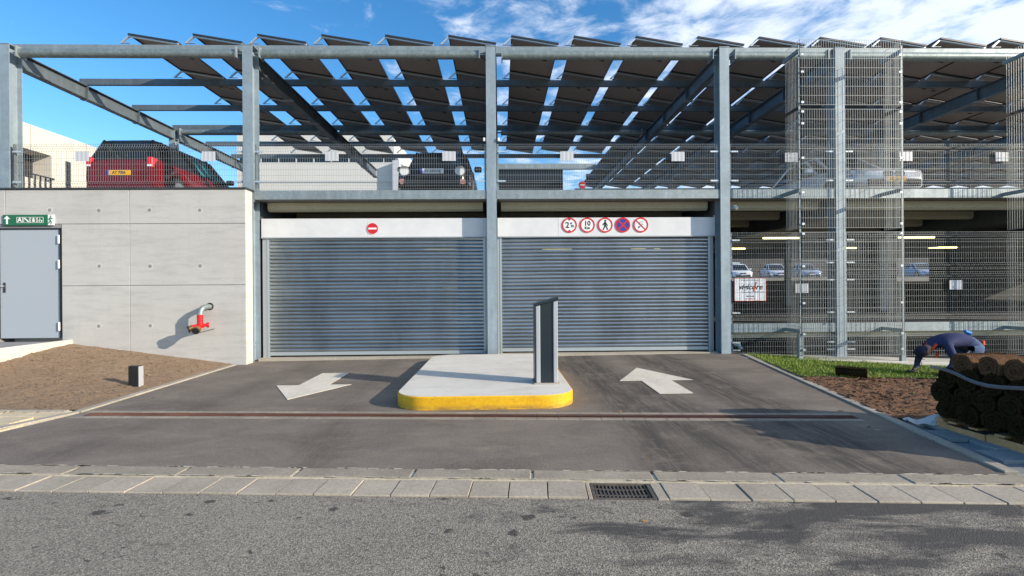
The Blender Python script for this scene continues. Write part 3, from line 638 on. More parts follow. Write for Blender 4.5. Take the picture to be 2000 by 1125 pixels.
b.tube(pts, 0.004, 5).tube([(0.205, -0.0025, 0.02), (0.208, -0.0025, -0.012), (0.228, -0.0025, -0.012), (0.24, -0.0025, -0.035)], 0.004, 5).tube([(0.204, -0.004, 0.036), (0.204, -0.001, 0.036)], 0.008, 8); b.obj('wheelchair_symbol', 'sign_white', sg)
b = MB().tube([(0.418, -0.004, 0.075), (0.418, -0.001, 0.075)], 0.013, 8)
for p in ([(0.415, 0.055), (0.412, -0.005)], [(0.412, -0.005), (0.432, -0.04), (0.425, -0.085)], [(0.412, -0.005), (0.395, -0.045), (0.37, -0.07)], [(0.415, 0.05), (0.44, 0.025), (0.455, 0.03)], [(0.415, 0.05), (0.392, 0.03), (0.385, 0.0)]):
    b.tube([(x, -0.0025, z) for x, z in p], 0.0075, 5)
b.obj('running_figure', 'sign_green', sg)

# fire inlet on the wall
fi = empty('fire_inlet', (-5.87, YW, 1.27), 'red twin fire inlet hanging from a silver elbow on the concrete wall', 'fire inlet')
MB().tube([(0, -0.001, 0), (0, -0.004, 0)], 0.075, 24).obj('pipe_hole', 'black', fi)
MB().tube([(0.0, 0.0, -0.005), (-0.01, -0.10, 0.0), (-0.03, -0.19, -0.02), (-0.045, -0.235, -0.075), (-0.05, -0.245, -0.15)], 0.052, 18).tube([(-0.05, -0.245, -0.12), (-0.05, -0.245, -0.155)], 0.058, 18).obj('elbow', 'galvanised_tube', fi, smooth=True)
MB().tube([(-0.05, -0.245, -0.155), (-0.05, -0.245, -0.34), (-0.05, -0.245, -0.42)], [0.058, 0.055, 0.062], 20).obj('stand_pipe', 'hydrant_red', fi, smooth=True)
for d in (Vector((-0.78, -0.5, -0.30)), Vector((0.10, -0.85, -0.42))):
    a = Vector((-0.05, -0.245, -0.37)); d.normalize()
    o = MB().tube([a, a + d * 0.09, a + d * 0.13], [0.05, 0.056, 0.066], 16).obj('outlet', 'hydrant_red', fi, smooth=True)
    MB().tube([a + d * 0.13, a + d * 0.16, a + d * 0.165, a + d * 0.185], [0.070, 0.070, 0.062, 0.062], 18).obj('coupling', 'brass', o, smooth=True)
    MB().tube([a + d * 0.186, a + d * 0.22], 0.066, 16).obj('cap', 'black_plastic', o, smooth=True)
MB().tube([(-0.04, -0.24, -0.37), (0.05, -0.19, -0.36)], 0.035, 14).tube([(0.05, -0.19, -0.36), (0.075, -0.17, -0.36)], 0.055, 16).obj('valve_wheel', 'hydrant_red', fi, smooth=True)
MB().bar((-0.14, -0.2, -0.46), (0.12, -0.02, -0.44), 0.03, 0.008).obj('bracket', 'galvanised_steel', fi)

# ------------------------------------------------------------------ steel frame
YF = 10.5
CX = [(-10.2, 'at the far left end'), (-5.24, 'at the end of the concrete wall'), (-0.16, 'between the two shutters'), (4.83, 'right of the right-hand shutter'), (7.34, 'inside the wire mesh tower'), (12.4, 'beyond the second mesh tower'), (17.4, 'far off to the right')]
def hcol(name, x, y, z0, z1, label, mt='column_steel', w=0.205, d=0.29, group='galvanised columns along the front'):
    e = empty(name, (x, y, z0), label, 'column', group); h = z1 - z0; t = 0.016
    b = MB().box(-w / 2, 0, 0, w / 2, t, h).box(-w / 2, d - t, 0, w / 2, d, h).box(-t / 2, t, 0, t / 2, d - t, h)
    b.obj('shaft', mt, e)
    MB().box(-w / 2 - 0.01, -0.01, h, w / 2 + 0.01, d + 0.01, h + 0.012).obj('cap_plate', mt, e)
    return e
for i, (x, where) in enumerate(CX):
    z0 = 3.68 if i == 0 else (0.10 if i < 4 else -0.02)
    e = hcol('steel_column', x, YF, z0, 6.715, 'galvanised front column ' + where)
    if i in (1, 2, 3):      # bolts up the right flange side
        for z in (0.3, 0.38, 0.9, 1.4, 1.9, 2.4, 3.0, 3.45, 3.8):
            MB().tube([(0.103, 0.06, z), (0.112, 0.06, z)], 0.014, 8).obj('bolt', 'galvanised_tube', e)
        MB().box(0.103, 0.02, 3.35, 0.112, 0.26, 3.68).obj('plate_and_lit_edge', 'galvanised_steel', e)
for j, Y in enumerate((15.75, 21.0)):
    for i, (x, where) in enumerate(CX):
        if (j == 1 and i < 4) or (j == 0 and 0 < i < 4): continue
        hcol('steel_column', x, Y, 3.68, 6.6, 'galvanised inner column behind the one ' + where + (', second row' if j == 0 else ', third row'), 'column_steel', 0.18, 0.2, 'inner columns on the upper deck')
# lower inner columns
for x in (4.83, 7.34, 12.4, -0.16):
    for Y in (15.75, 21.0): hcol('steel_column', x, Y, 0.15, 3.4, 'dark inner column in the garage, %s row at %s' % ('second' if Y < 20 else 'third', {4.83: 'the right-hand shutter edge', 7.34: 'the mesh tower', 12.4: 'the far right', -0.16: 'the middle'}[x]), 'column_steel', 0.2, 0.2, 'inner columns in the garage')

def tube_bay(x0, x1, Y, z, r, label, plates=True):
    e = empty('roof_tube', (x0, Y, z), label, 'steel tube', 'round roof tubes')
    MB().tube([(0.14, 0, 0), (x1 - x0 - 0.14, 0, 0)], r, 20).obj('tube', 'galvanised_tube', e, smooth=True)
    for x in (0.13, x1 - x0 - 0.15):
        MB().box(x, -r - 0.03, -r - 0.02, x + 0.02, r + 0.03, r + 0.02).obj('end_plate', 'galvanised_steel', e)
    for x in (0.0, x1 - x0 - 0.13): MB().box(x, -0.03, -0.012, x + 0.13, 0.05, 0.012).obj('connection_plate', 'galvanised_steel', e)
bay_names = ['first', 'second', 'third', 'narrow fourth', 'fifth', 'sixth']
for i in range(6):
    a, b_ = CX[i][0] + 0.10, CX[i + 1][0] - 0.10
    tube_bay(a, b_, YF + 0.11, 6.575, 0.092, 'front round roof tube over the %s bay from the left' % bay_names[i])
    tube_bay(a, b_, 15.85, 6.56, 0.085, 'middle round roof tube over the %s bay from the left' % bay_names[i])
# purlins (C channels)
PY = [10.77, 12.5, 14.25, 15.98, 17.75, 19.4]
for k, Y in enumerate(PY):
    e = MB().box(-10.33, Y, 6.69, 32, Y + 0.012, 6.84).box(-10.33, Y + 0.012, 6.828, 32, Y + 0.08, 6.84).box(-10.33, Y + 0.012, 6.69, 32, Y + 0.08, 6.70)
    e.obj('roof_purlin', 'galvanised_steel' if k == 0 else 'dark_steel_purlin_shade', label='long roof purlin carrying the solar panels, %s from the front' % ORD[k], cat='purlin', group='roof purlins')  # purlins behind the front one take darker steel: shade under the panels, painted in
for k, Y in enumerate([21.1, 22.8, 24.5, 26.2]):
    MB().box(4, Y, 6.665, 32, Y + 0.05, 6.84).obj('roof_purlin', 'galvanised_steel', label='rear roof purlin deep over the right side, %s behind the main roof' % ORD[k], cat='purlin', group='rear purlins')
for i, (x, where) in enumerate(CX):
    y1 = 21.3 if x < 4 else 27
    e = empty('rafter', (x, YF + 0.3, 6.33), 'galvanised I-beam rafter running back from the column ' + where, 'rafter', 'rafters')
    w = 0.17
    MB().box(-w / 2, 0, 0, w / 2, y1 - YF - 0.3, 0.014).box(-w / 2, 0, 0.316, w / 2, y1 - YF - 0.3, 0.33).box(-0.006, 0, 0.014, 0.006, y1 - YF - 0.3, 0.316).obj('beam', 'dark_steel_purlin_shade', e)
    for Y in PY[1:]:
        for s_ in (-1, 1): MB().box(*( (0.0065, Y - YF - 0.3, 0.0145, w / 2, Y - YF - 0.29, 0.3155) if s_ > 0 else (-w / 2, Y - YF - 0.3, 0.0145, -0.0065, Y - YF - 0.29, 0.3155))).obj('stiffener', 'dark_steel_purlin_shade', e)
        MB().box(-w / 2 - 0.03, Y - YF - 0.32, -0.008, w / 2 + 0.03, Y - YF - 0.2, -0.0005).obj('clip_plate', 'galvanised_steel', e)
    if i: MB().prism([(0.0, 0.0), (0.0, -0.28), (0.45, 0.0)], 'x', -0.006, 0.006).obj('haunch', 'dark_steel_purlin_shade', e)

# solar panels
PWX, PWZ, PL = 1.03, 0.165, 1.72
def solar_parts():
    """module: local origin at high left edge; slopes down to +x"""
    d = Vector((PWX, 0, -PWZ)); u = d.normalized(); nrm = Vector((u.z * -1, 0, u.x)); nrm = Vector((-u.z, 0, u.x))
    Lx = d.length; M4 = Matrix(((u.x, 0, nrm.x, 0), (0, 1, 0, 0), (u.z, 0, nrm.z, 0), (0, 0, 0, 1)))
    def tf(b): b.v = [tuple(M4 @ Vector(p)) for p in b.v]; return b
    fr = tf(MB().box(0, 0, -0.035, 0.012, PL, 0.0).box(Lx - 0.012, 0, -0.035, Lx, PL, 0).box(0.012, 0, -0.035, Lx - 0.012, 0.012, 0).box(0.012, PL - 0.012, -0.035, Lx - 0.012, PL, 0)).mesh('frame', 'panel_frame')
    bs = tf(MB().box(0.012, 0.012, -0.009, Lx - 0.012, PL - 0.012, -0.006)).mesh('backsheet', 'backsheet')
    gs_ = tf(MB().box(0.012, 0.012, -0.0055, Lx - 0.012, PL - 0.012, -0.002)).mesh('cells', 'solar_cells')
    jb = tf(MB().box(-0.05, -0.02, -0.024, 0.05, 0.02, -0.0095)).mesh('junction_box', 'black_plastic')
    cab = tf(MB().tube([(0.27, 0.84, -0.03), (0.30, 0.78, -0.04), (0.42, 0.70, -0.045), (0.55, 0.74, -0.04), (0.68, 0.72, -0.045), (0.80, 0.80, -0.03)], 0.005, 5)).mesh('cable', 'black')
    rail = tf(MB().box(0.05, 0.30, -0.06, Lx - 0.05, 0.33, -0.0355)).mesh('rail', 'panel_frame')
    br = MB()
    br.bar((0.0, 0, -0.045), (PWX, 0, -PWZ - 0.045), 0.04, 0.035).bar((0.0, 0, -0.045), (-0.17, 0, -0.195), 0.04, 0.03).bar((-0.19, 0, -0.197), (0.02, 0, -0.197), 0.04, 0.004)
    return fr, bs, gs_, jb, cab, br.mesh('support_bracket', 'aluminium'), u
FR, BS, GS, JB, CAB, BRK, UU = solar_parts()
def solar(x, y, z, label, group, detail=True):
    e = link('solar_panel', None, None, label, 'solar panel', group, loc=(x, y, z)); e.empty_display_size = 0.1
    link('frame', FR, e); link('backsheet', BS, e); link('cells', GS, e)
    if detail:
        for t in (0.22, 0.5, 0.78): link('junction_box', JB, e, loc=(UU.x * t * PWX, 0.86 + (t - 0.5) * 0.1, UU.z * t * PWX))
        link('cable', CAB, e)
    return e
NR = 22
side = ['front edge', 'second place from the front', 'third place from the front', 'fourth place from the front', 'rear edge']
for k in range(NR):
    x = -7.86 + 1.358 * k
    for j in range(5):
        y = PY[j] - 0.03
        e = solar(x, y, 7.075, 'solar panel in the %s row from the left, at the %s' % (ORD[k], side[j]), 'tilted solar panels on the roof')
        o = link('support_bracket', BRK, e, loc=(0, 0.045, 0))
        if j == 4: link('support_bracket', BRK, e, loc=(0, PL - 0.05, 0))
for k in range(9, 30):
    x = -7.86 + 1.358 * k
    for j in range(4):
        solar(x, 19.5 + j * 1.74, 7.075, 'deep solar panel of the %s row, %s behind the main roof' % (ORD[k], ORD[j]), 'solar panels deep at the back', False)

# deck level beams
for i in range(5):
    a, b_ = CX[i][0] + 0.103, CX[i + 1][0] - 0.103
    if i > 0:
        e = empty('edge_beam', (a, YF + 0.02, 3.49), 'galvanised edge beam of the upper deck in the %s bay from the left' % bay_names[i], 'beam', 'galvanised edge beams')
        L = b_ - a
        MB().box(0, 0, 0, L, 0.012, 0.19).box(0, 0.012, 0, L, 0.14, 0.012).box(0, 0.012, 0.178, L, 0.14, 0.19).obj('channel', 'galvanised_steel', e)
    if i > 2:
        e = empty('edge_beam', (a, YF + 0.02, 0.61), 'galvanised lower edge beam in the %s bay from the left' % bay_names[i], 'beam', 'galvanised edge beams')
        MB().box(0, 0, 0, L, 0.012, 0.19).box(0, 0.012, 0, L, 0.14, 0.012).box(0, 0.012, 0.178, L, 0.14, 0.19).obj('channel', 'galvanised_steel', e)
        MB().box(0, 0.16, -0.13, L, 0.32, -0.02).obj('inner_flange', 'cream_paint', e)
# slabs
MB().box(-14, 10.66, 3.50, 34, 20, 3.655).obj('upper_deck', 'deck_concrete', kind='structure')
MB().box(-14, 20.002, 3.50, 34, 34, 3.655).obj('upper_deck_rear', 'deck_concrete', kind='structure')
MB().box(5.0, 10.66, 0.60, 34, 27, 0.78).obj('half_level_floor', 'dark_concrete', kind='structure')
MB().box(5.06, 12.2, 0.021, 34, 12.4, 0.598).obj('added_shade_screen', 'dark_opening', label='dark added screen standing in for shade behind the short ground level fences', cat='wall')  # dark screen added to hide the sunlit floor, standing in for shade
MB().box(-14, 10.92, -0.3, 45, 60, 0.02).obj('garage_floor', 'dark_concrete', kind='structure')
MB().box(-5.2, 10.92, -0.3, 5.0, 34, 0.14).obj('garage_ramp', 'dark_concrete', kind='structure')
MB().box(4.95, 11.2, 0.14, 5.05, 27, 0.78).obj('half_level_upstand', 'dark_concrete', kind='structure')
# joists (cream painted boxes running left-right under the deck)
jn = 0
for Y in [10.98 + 1.55 * k for k in range(11)]:
    for i in (1, 2, 3, 4):
        a, b_ = CX[i][0] + 0.20, CX[i + 1][0] - 0.20
        e = MB(); e.prism([(0, 0.0), (0.10, 0.0), (0.16, 0.07), (0.16, 0.19), (-0.05, 0.19), (-0.05, 0.05)], 'x', 0, b_ - a)
        o = e.obj('floor_joist', 'cream_paint', label='cream joist under the upper deck, %s back in the %s bay' % (ORD[int((Y - 10.9) / 1.55)], bay_names[i]), cat='joist', group='cream joists under the deck')
        o.location = (a, Y, 3.30)
for i, (x, where) in enumerate(CX[1:]):
    MB().box(x - 0.1, 10.9, 3.12, x + 0.1, 27, 3.49).obj('floor_girder', 'dark_steel_purlin_shade', label='deck girder running back from the column ' + where, cat='girder')
# interior walls
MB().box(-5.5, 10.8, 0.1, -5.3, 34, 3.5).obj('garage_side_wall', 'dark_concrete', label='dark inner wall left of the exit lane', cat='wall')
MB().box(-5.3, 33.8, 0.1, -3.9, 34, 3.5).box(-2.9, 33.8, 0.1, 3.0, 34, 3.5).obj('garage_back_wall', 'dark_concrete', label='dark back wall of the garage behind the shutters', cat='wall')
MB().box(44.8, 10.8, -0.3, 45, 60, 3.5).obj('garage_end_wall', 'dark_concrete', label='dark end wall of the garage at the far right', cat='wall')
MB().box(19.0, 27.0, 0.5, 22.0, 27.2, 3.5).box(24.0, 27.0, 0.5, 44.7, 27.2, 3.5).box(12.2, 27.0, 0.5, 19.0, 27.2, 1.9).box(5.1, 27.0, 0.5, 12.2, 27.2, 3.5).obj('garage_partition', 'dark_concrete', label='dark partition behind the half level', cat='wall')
# tube lamps
tl = MB().box(-0.62, -0.03, 0.0, 0.62, 0.03, 0.03).mesh('fitting', 'guide_metal'); te = MB().tube([(-0.6, 0, -0.03), (0.6, 0, -0.03)], 0.032, 8).mesh('tube', 'tube_light')
for lx, ly, where in ((9.2, 16, 'above the left part of the fence, nearest the mesh tower'), (9.6, 20.4, 'behind the first fence bay'), (14.3, 20.4, 'behind the mesh tower'), (13.7, 16, 'in the bay right of the mesh tower, upper'), (18.6, 20.4, 'in the bay right of the mesh tower, lower'), (-2.4, 20.0, 'behind the left shutter'), (2.35, 20.2, 'behind the right shutter, on its left'), (6.0, 20.3, 'behind the right shutter, on its right')):
    e = empty('tube_lamp', (lx * 1.0 if lx < 6.2 else lx, ly, 3.20), 'glowing yellow tube lamp ' + where, 'lamp', 'yellow tube lamps in the garage')
    link('fitting', tl, e); link('tube', te, e)

# ------------------------------------------------------------------ shutters
YS = 10.80
HP = 0.0795
sl = []
def slat_mesh(L):
    pr = [(0.004, 0.0), (-0.008, 0.006), (-0.019, 0.022), (-0.022, 0.038), (-0.018, 0.054), (-0.006, 0.069), (0.004, 0.075), (0.010, 0.079), (0.012, 0.070), (0.008, 0.035), (0.010, 0.004)]
    return MB().prism(pr, 'x', 0, L).mesh('slat', 'shutter_slat', smooth=True)
for nm, x0, x1, zb, hdr, lab in (('left', -4.95, -0.36, 0.20, (-5.10, -0.27), 'left galvanised roller shutter across the exit lane'), ('right', 0.05, 4.57, 0.235, (-0.045, 4.72), 'right galvanised roller shutter across the entry lane')):
    e = empty('roller_shutter', (x0, YS, zb), lab, 'roller shutter', 'roller shutters'); L = x1 - x0
    sm_ = slat_mesh(L); z = 0.06
    for k in range(31):
        link('slat', sm_, e, loc=(0, 0.02 + random.uniform(-.0015, .0015), z + k * HP), rot=(random.uniform(-.05, .05), 0, 0))
    MB().box(0, 0.0, -0.02, L, 0.05, 0.055).obj('bottom_bar', 'shutter_rail', e, bevel=0.004)
    # guides
    MB().box(-0.045, -0.015, -0.06, -0.004, 0.06, 2.53).obj('guide_rail', 'shutter_rail', e)
    MB().box(-0.14 if nm == 'left' else -0.10, -0.005, -0.06, -0.048, 0.08, 2.53).obj('guide_post', 'guide_metal', e)
    MB().box(L + 0.004, -0.015, -0.06, L + 0.045, 0.06, 2.53).obj('guide_rail', 'shutter_rail', e)
    MB().box(L + 0.048, 0.0, -0.06, L + 0.12, 0.08, 2.53).obj('guide_post', 'guide_metal', e)
    hd = empty('header_panel', (hdr[0], YS - 0.04, 2.72), 'white sheet header above the %s shutter' % nm, 'header panel')
    LL = hdr[1] - hdr[0]; js = 2.25 if nm == 'left' else 1.32
    for a, b_ in ((0, js), (js, LL)): MB().box(a + 0.002, 0, 0, b_ - 0.002, 0.03, 0.40).obj('sheet', 'header_sheet', hd, bevel=0.003)
    MB().box(0, -0.012, -0.02, LL, 0.03, -0.002).obj('drip_edge', 'guide_metal', hd)
    MB().box(0.02, 0.035, 0.02, LL - 0.02, 0.30, 0.36).obj('roller_box', 'dark_zinc', hd)
    MB().box(x0 - 0.15, YS - 0.20, 0.0, x1 + 0.16, YS + 0.15, zb - 0.055 if nm == 'left' else zb - 0.05).obj('threshold', 'edge_stone', label='pale threshold under the %s shutter' % nm, cat='threshold')

# round signs on the headers
YH = YS - 0.045
def disc(b, r, y0, y1, n=40): return b.tube([(0, y1, 0), (0, y0, 0)], r, n)
def ring(r0, r1, y0, y1, n=40):
    b = MB()
    for i in range(n):
        a = 2 * PI * i / n; a2 = 2 * PI * (i + 1) / n
        p = [(r0 * math.cos(a), r0 * math.sin(a)), (r1 * math.cos(a), r1 * math.sin(a)), (r1 * math.cos(a2), r1 * math.sin(a2)), (r0 * math.cos(a2), r0 * math.sin(a2))]
        b.prism(p, 'y', y0, y1)
    return b
def rsign(x, z, label, r=0.165, ringw=0.032, fill='sign_white'):
    e = empty('round_sign', (x, YH, z), label, 'sign')
    disc(MB(), r, -0.004, 0.002).obj('sign_plate', fill, e)
    if ringw: ring(r - ringw, r, -0.008, -0.0045).obj('red_ring', 'sign_red', e)
    return e
e = rsign(-2.73, 2.90, 'red no entry sign with white bar over the left shutter', 0.122, 0, 'sign_red')
MB().box(-0.088, -0.008, -0.019, 0.088, -0.005, 0.019).obj('white_bar', 'sign_white', e)
ring(0.119, 0.125, -0.006, -0.0042).obj('rim', 'sign_white', e)
ZS = 2.955
e = rsign(1.52, ZS, 'round height limit sign reading 2 m 20 with small arrows')
text('digit', '2', 0.175, (-0.045, -0.006, -0.003), 'sign_black', e, bold=0.004)
text('letter_m', 'm', 0.07, (0.038, -0.006, 0.045), 'sign_black', e, bold=0.002); text('digit_small', '20', 0.072, (0.062, -0.006, -0.022), 'sign_black', e, bold=0.002)
MB().prism([(-0.028, 0.128), (0.028, 0.128), (0, 0.098)], 'y', -0.0095, -0.0055).obj('arrow', 'sign_black', e); MB().prism([(-0.028, -0.128), (0, -0.098), (0.028, -0.128)], 'y', -0.0095, -0.0055).obj('arrow', 'sign_black', e)
e = rsign(1.91, ZS, 'round speed limit sign reading 10 Km')
text('number', '10', 0.145, (0, -0.006, 0.035), 'sign_black', e, bold=0.004); text('unit', 'Km', 0.082, (0, -0.006, -0.062), 'sign_black', e, bold=0.003)
e = rsign(2.30, ZS, 'round sign with a black walking figure, no pedestrians')
b = MB().tube([(0.005, -0.009, 0.092), (0.005, -0.005, 0.092)], 0.022, 10)
for p, r in (([(0, 0.065), (-0.003, 0.0)], 0.022), ([(-0.003, 0.0), (0.03, -0.045), (0.055, -0.105)], 0.013), ([(-0.003, 0.0), (-0.02, -0.05), (-0.045, -0.105)], 0.013), ([(0, 0.06), (0.035, 0.02), (0.05, -0.02)], 0.010), ([(0, 0.06), (-0.03, 0.035), (-0.055, -0.005)], 0.010)):
    for (xa, za), (xb, zb_) in zip(p[:-1], p[1:]): b.bar((xa, -0.007, za), (xb, -0.007, zb_), r * 1.8, 0.003, (0, 1, 0))
b.obj('walking_figure', 'sign_black', e)
e = rsign(2.685, ZS, 'round blue and red crossed no stopping sign', fill='sign_blue')
for s_ in (-1, 1): MB().bar((-0.095, -0.0065, -0.095 * s_), (0.095, -0.0065, 0.095 * s_), 0.032, 0.003 + 0.001 * s_, (0, 1, 0)).obj('red_bar', 'sign_red', e)
e = rsign(3.08, ZS, 'round no smoking sign with a cigarette and grey smoke')
MB().bar((-0.03, -0.006, -0.04), (0.045, -0.006, 0.02), 0.022, 0.002, (0, 1, 0)).obj('cigarette', 'sign_grey', e)
MB().bar((-0.055, -0.006, -0.06), (-0.03, -0.006, -0.04), 0.03, 0.0025, (0, 1, 0)).obj('cigarette_tip', 'sign_black', e)
MB().tube([(-0.05 + 0.02 * math.sin(t * 2) + 0.06 * t / 3, -0.0055, 0.0 + 0.025 * t) for t in lin(0, 3, 12)], 0.003, 4).tube([(0.03 + 0.025 * math.cos(t), -0.0055, 0.06 + 0.025 * math.sin(t)) for t in lin(0, 5, 10)], 0.003, 4).obj('smoke', 'sign_grey', e)
MB().bar((-0.10, -0.0092, 0.10), (0.10, -0.0092, -0.10), 0.020, 0.003, (0, 1, 0)).obj('red_bar', 'sign_red', e)

# ------------------------------------------------------------------ wire fences
WR = 0.0024
def wire_panel(L, prof, pitch, hz, wr=WR):
    b = MB(); n = max(1, round(L / pitch)); m = len(prof)
    for i in range(n + 1):
        x = L * i / n; base = len(b.v)
        for z, dy in prof:
            b.v += [(x - wr, dy - wr, z), (x + wr, dy - wr, z), (x + wr, dy + wr, z), (x - wr, dy + wr, z)]
        for j in range(m - 1):
            for k in range(4):
                a = base + j * 4 + k; c = base + j * 4 + (k + 1) % 4
                b.f.append((a, c, c + 4, a + 4)); b.m.append(0)
    for z, dy in hz: b.box(-0.01, dy - wr * 2.2, z - wr, L + 0.01, dy - wr * 0.1, z + wr)
    return b
def prof_v(h, folds, d=0.045, w=0.05):
    P = [(0, 0)]; H = [(0.012, 0)]
    for f in folds:
        P += [(f - w, 0), (f, -d), (f + w, 0)]; H += [(f - w, 0), (f, -d), (f + w, 0)]
    P.append((h, 0)); return P, H
def fence(x0, x1, z0, h, folds, extra, label, sleeves=True, group='welded wire fence panels', Y=YF + 0.05, posts=True):
    e = empty('wire_fence', (x0, Y, z0), label, 'fence', group); L = x1 - x0
    P, H = prof_v(h, folds); H += [(z, 0) for z in extra] + [(h - 0.01, 0)]
    wire_panel(L, P, 0.05, H, 0.0018).obj('wire_mesh', 'wire', e)
    if posts:
        for x in (-0.03, L + 0.03): MB().box(x - 0.02, 0.02, -0.06, x + 0.02, 0.06, h).obj('post', 'galvanised_steel', e)
        for x, s_ in ((0.0, 1), (L, -1)):
            for z in (0.17, h - 0.17): MB().box(min(x - s_ * 0.03, x + s_ * 0.14), -0.022, z - 0.016, max(x - s_ * 0.03, x + s_ * 0.14), -0.012, z + 0.016).obj('clamp', 'aluminium', e)
    return e
for i in range(5):
    a, b_ = CX[i][0] + 0.16, min(CX[i + 1][0], 12.4) - 0.16
    fence(a, b_, 3.70, 0.965, (0.13, 0.86), (0.30, 0.42, 0.54, 0.66), 'wire guard fence on the upper deck in the %s bay from the left' % bay_names[i])
    if i > 2:
        a += 0.02
        fence(a, b_, 1.93, 0.83, (0.10, 0.72), (0.25, 0.37, 0.49, 0.61), 'upper wire fence of the garage half level in the %s bay' % bay_names[i])
        fence(a, b_, 0.86, 1.04, (0.10, 0.93), (0.25, 0.38, 0.51, 0.64, 0.78), 'lower wire fence of the garage half level in the %s bay' % bay_names[i])
        fence(a, b_, 0.06, 0.50, (0.40,), (0.12, 0.24), 'short wire fence at ground level in the %s bay' % bay_names[i])
# small plates tied on the fence
for k, (x, z) in enumerate(((-8.63, 4.39), (-6.05, 4.39), (-3.5, 4.39), (-1.05, 4.39), (1.44, 4.39), (3.82, 4.38), (6.27, 4.36), (8.78, 4.38), (10.9, 4.37), (6.48, 1.55), (9.86, 1.60))):
    e = empty('fence_plate', (x, YF + 0.0, z), 'small blank white plate on the ' + ('upper deck fence, %s from the left' % ORD[k] if k < 9 else 'lower garage fence, ' + ('beside the mesh tower' if k == 9 else 'right of the mesh tower')), 'plate', 'small white plates wired to the fences')
    b = MB(); nseg = 12
    for s_ in range(nseg):
        xa, xb = -0.14 + 0.28 * s_ / nseg, -0.14 + 0.28 * (s_ + 1) / nseg; ya = 0.0018 * math.sin(s_ * 1.7); yb = 0.0018 * math.sin((s_ + 1) * 1.7)
        b.add([(xa, ya, -0.1), (xb, yb, -0.1), (xb, yb, 0.1), (xa, ya, 0.1), (xa, ya + .002, -0.1), (xb, yb + .002, -0.1), (xb, yb + .002, 0.1), (xa, ya + .002, 0.1)], [(0, 1, 2, 3), (7, 6, 5, 4), (0, 4, 5, 1), (3, 2, 6, 7)])
    b.obj('plate', 'white_sheet', e)
    for sx_ in (-0.13, 0.13): MB().bar((sx_, 0.0, 0.09), (sx_, 0.04, 0.09), 0.006).obj('tie', 'black', e)

# company board on the fence
e = empty('company_board', (5.36, YF + 0.01, 1.53), 'white security company board wired to the fence beside the column', 'sign')
bw, bh = 0.345, 0.245
MB().box(-bw, 0, -bh, bw, 0.006, bh).obj('board', 'sign_white', e)
b = MB()
for a in ((-bw, bh - 0.008, bw, bh), (-bw, -bh, bw, -bh + 0.008), (-bw, -bh + .008, -bw + 0.008, bh - .008), (bw - 0.008, -bh + .008, bw, bh - .008)): b.box(a[0], -0.002, a[1], a[2], -0.0005, a[3])
b.obj('red_border', 'sign_orange', e)
text('lettering', 'vigicore', 0.165, (-0.0, -0.003, 0.055), 'sign_black', e, shear=0.35, bold=0.003)
MB().prism([(0.055, -0.05), (0.085, -0.05), (0.145, 0.165), (0.115, 0.165)], 'y', -0.0065, -0.0045).obj('orange_stroke', 'sign_orange', e)
text('top_line', 'LA SÉCURITÉ SUR MESURE', 0.034, (0, -0.003, 0.20), 'sign_grey', e); text('sub_line', 'Télésurveillance', 0.034, (-0.075, -0.003, -0.055), 'sign_grey', e); text('sub_line', 'Sécurité privée', 0.034, (0.2, -0.003, -0.05), 'sign_grey', e)
text('phone_line', '☎ 000 00 000'.replace('☎ ', ''), 0.036, (0, -0.003, -0.145), 'sign_black', e); text('web_line', 'www.vigicore.lu', 0.036, (0, -0.003, -0.195), 'sign_orange', e)

# mesh towers
def tower(x0, x1, label):
    yb, yf = YF - 0.06, YF - 0.56
    e = empty('mesh_tower', (x0, yf, 0.0), label, 'mesh cage', 'tall wire mesh towers'); L = x1 - x0; D = yb - yf
    segs = ((0.18, 2.70), (2.77, 5.20), (5.27, 6.61))
    for z0, z1 in segs:
        h = z1 - z0; hz = [(z, 0) for z in lin(0.01, h - 0.01, max(2, round(h / 0.2)))]
        o = wire_panel(L, [(0, 0), (h, 0)], 0.05, hz).obj('front_mesh', 'wire', e); o.location = (0, 0, z0)
        sd_ = wire_panel(D, [(0, 0), (h, 0)], 0.05, hz).mesh('side_mesh', 'wire')
        link('side_mesh', sd_, e, loc=(0, 0, z0), rot=(0, 0, R(90))); link('side_mesh', sd_, e, loc=(L, 0, z0), rot=(0, 0, R(90)))
    for x in (0.0, L):
        MB().box(x - 0.016, 0.02, 0.62, x + 0.016, 0.035, 6.5).box(x - 0.045, 0.015, 0.0, x + 0.045, 0.035, 0.62).box(x - 0.045, 0.036, 0.0, x - 0.035, 0.09, 0.62).obj('corner_post', 'galvanised_steel', e)
        for z in (0.64, 3.52, 6.36):
            MB().box(x - 0.03, 0.05, z, x + 0.03, D + 0.07, z + 0.07).obj('bracket_arm', 'galvanised_steel', e)
        s_ = 1 if x == 0 else -1
        for z in (0.30, 0.62, 1.25, 2.0, 2.66, 2.86, 3.5, 4.2, 4.9, 5.14, 5.33, 5.95, 6.3):
            MB().box(x + s_ * 0.02, -0.012, z - 0.022, x + s_ * 0.075, -0.002, z + 0.022).obj('clip', 'aluminium', e, bevel=0.002)
tower(6.12, 8.25, 'tall wire mesh tower around the fourth front column')
tower(10.95, 13.2, 'tall wire mesh tower cut by the right edge of the photo')

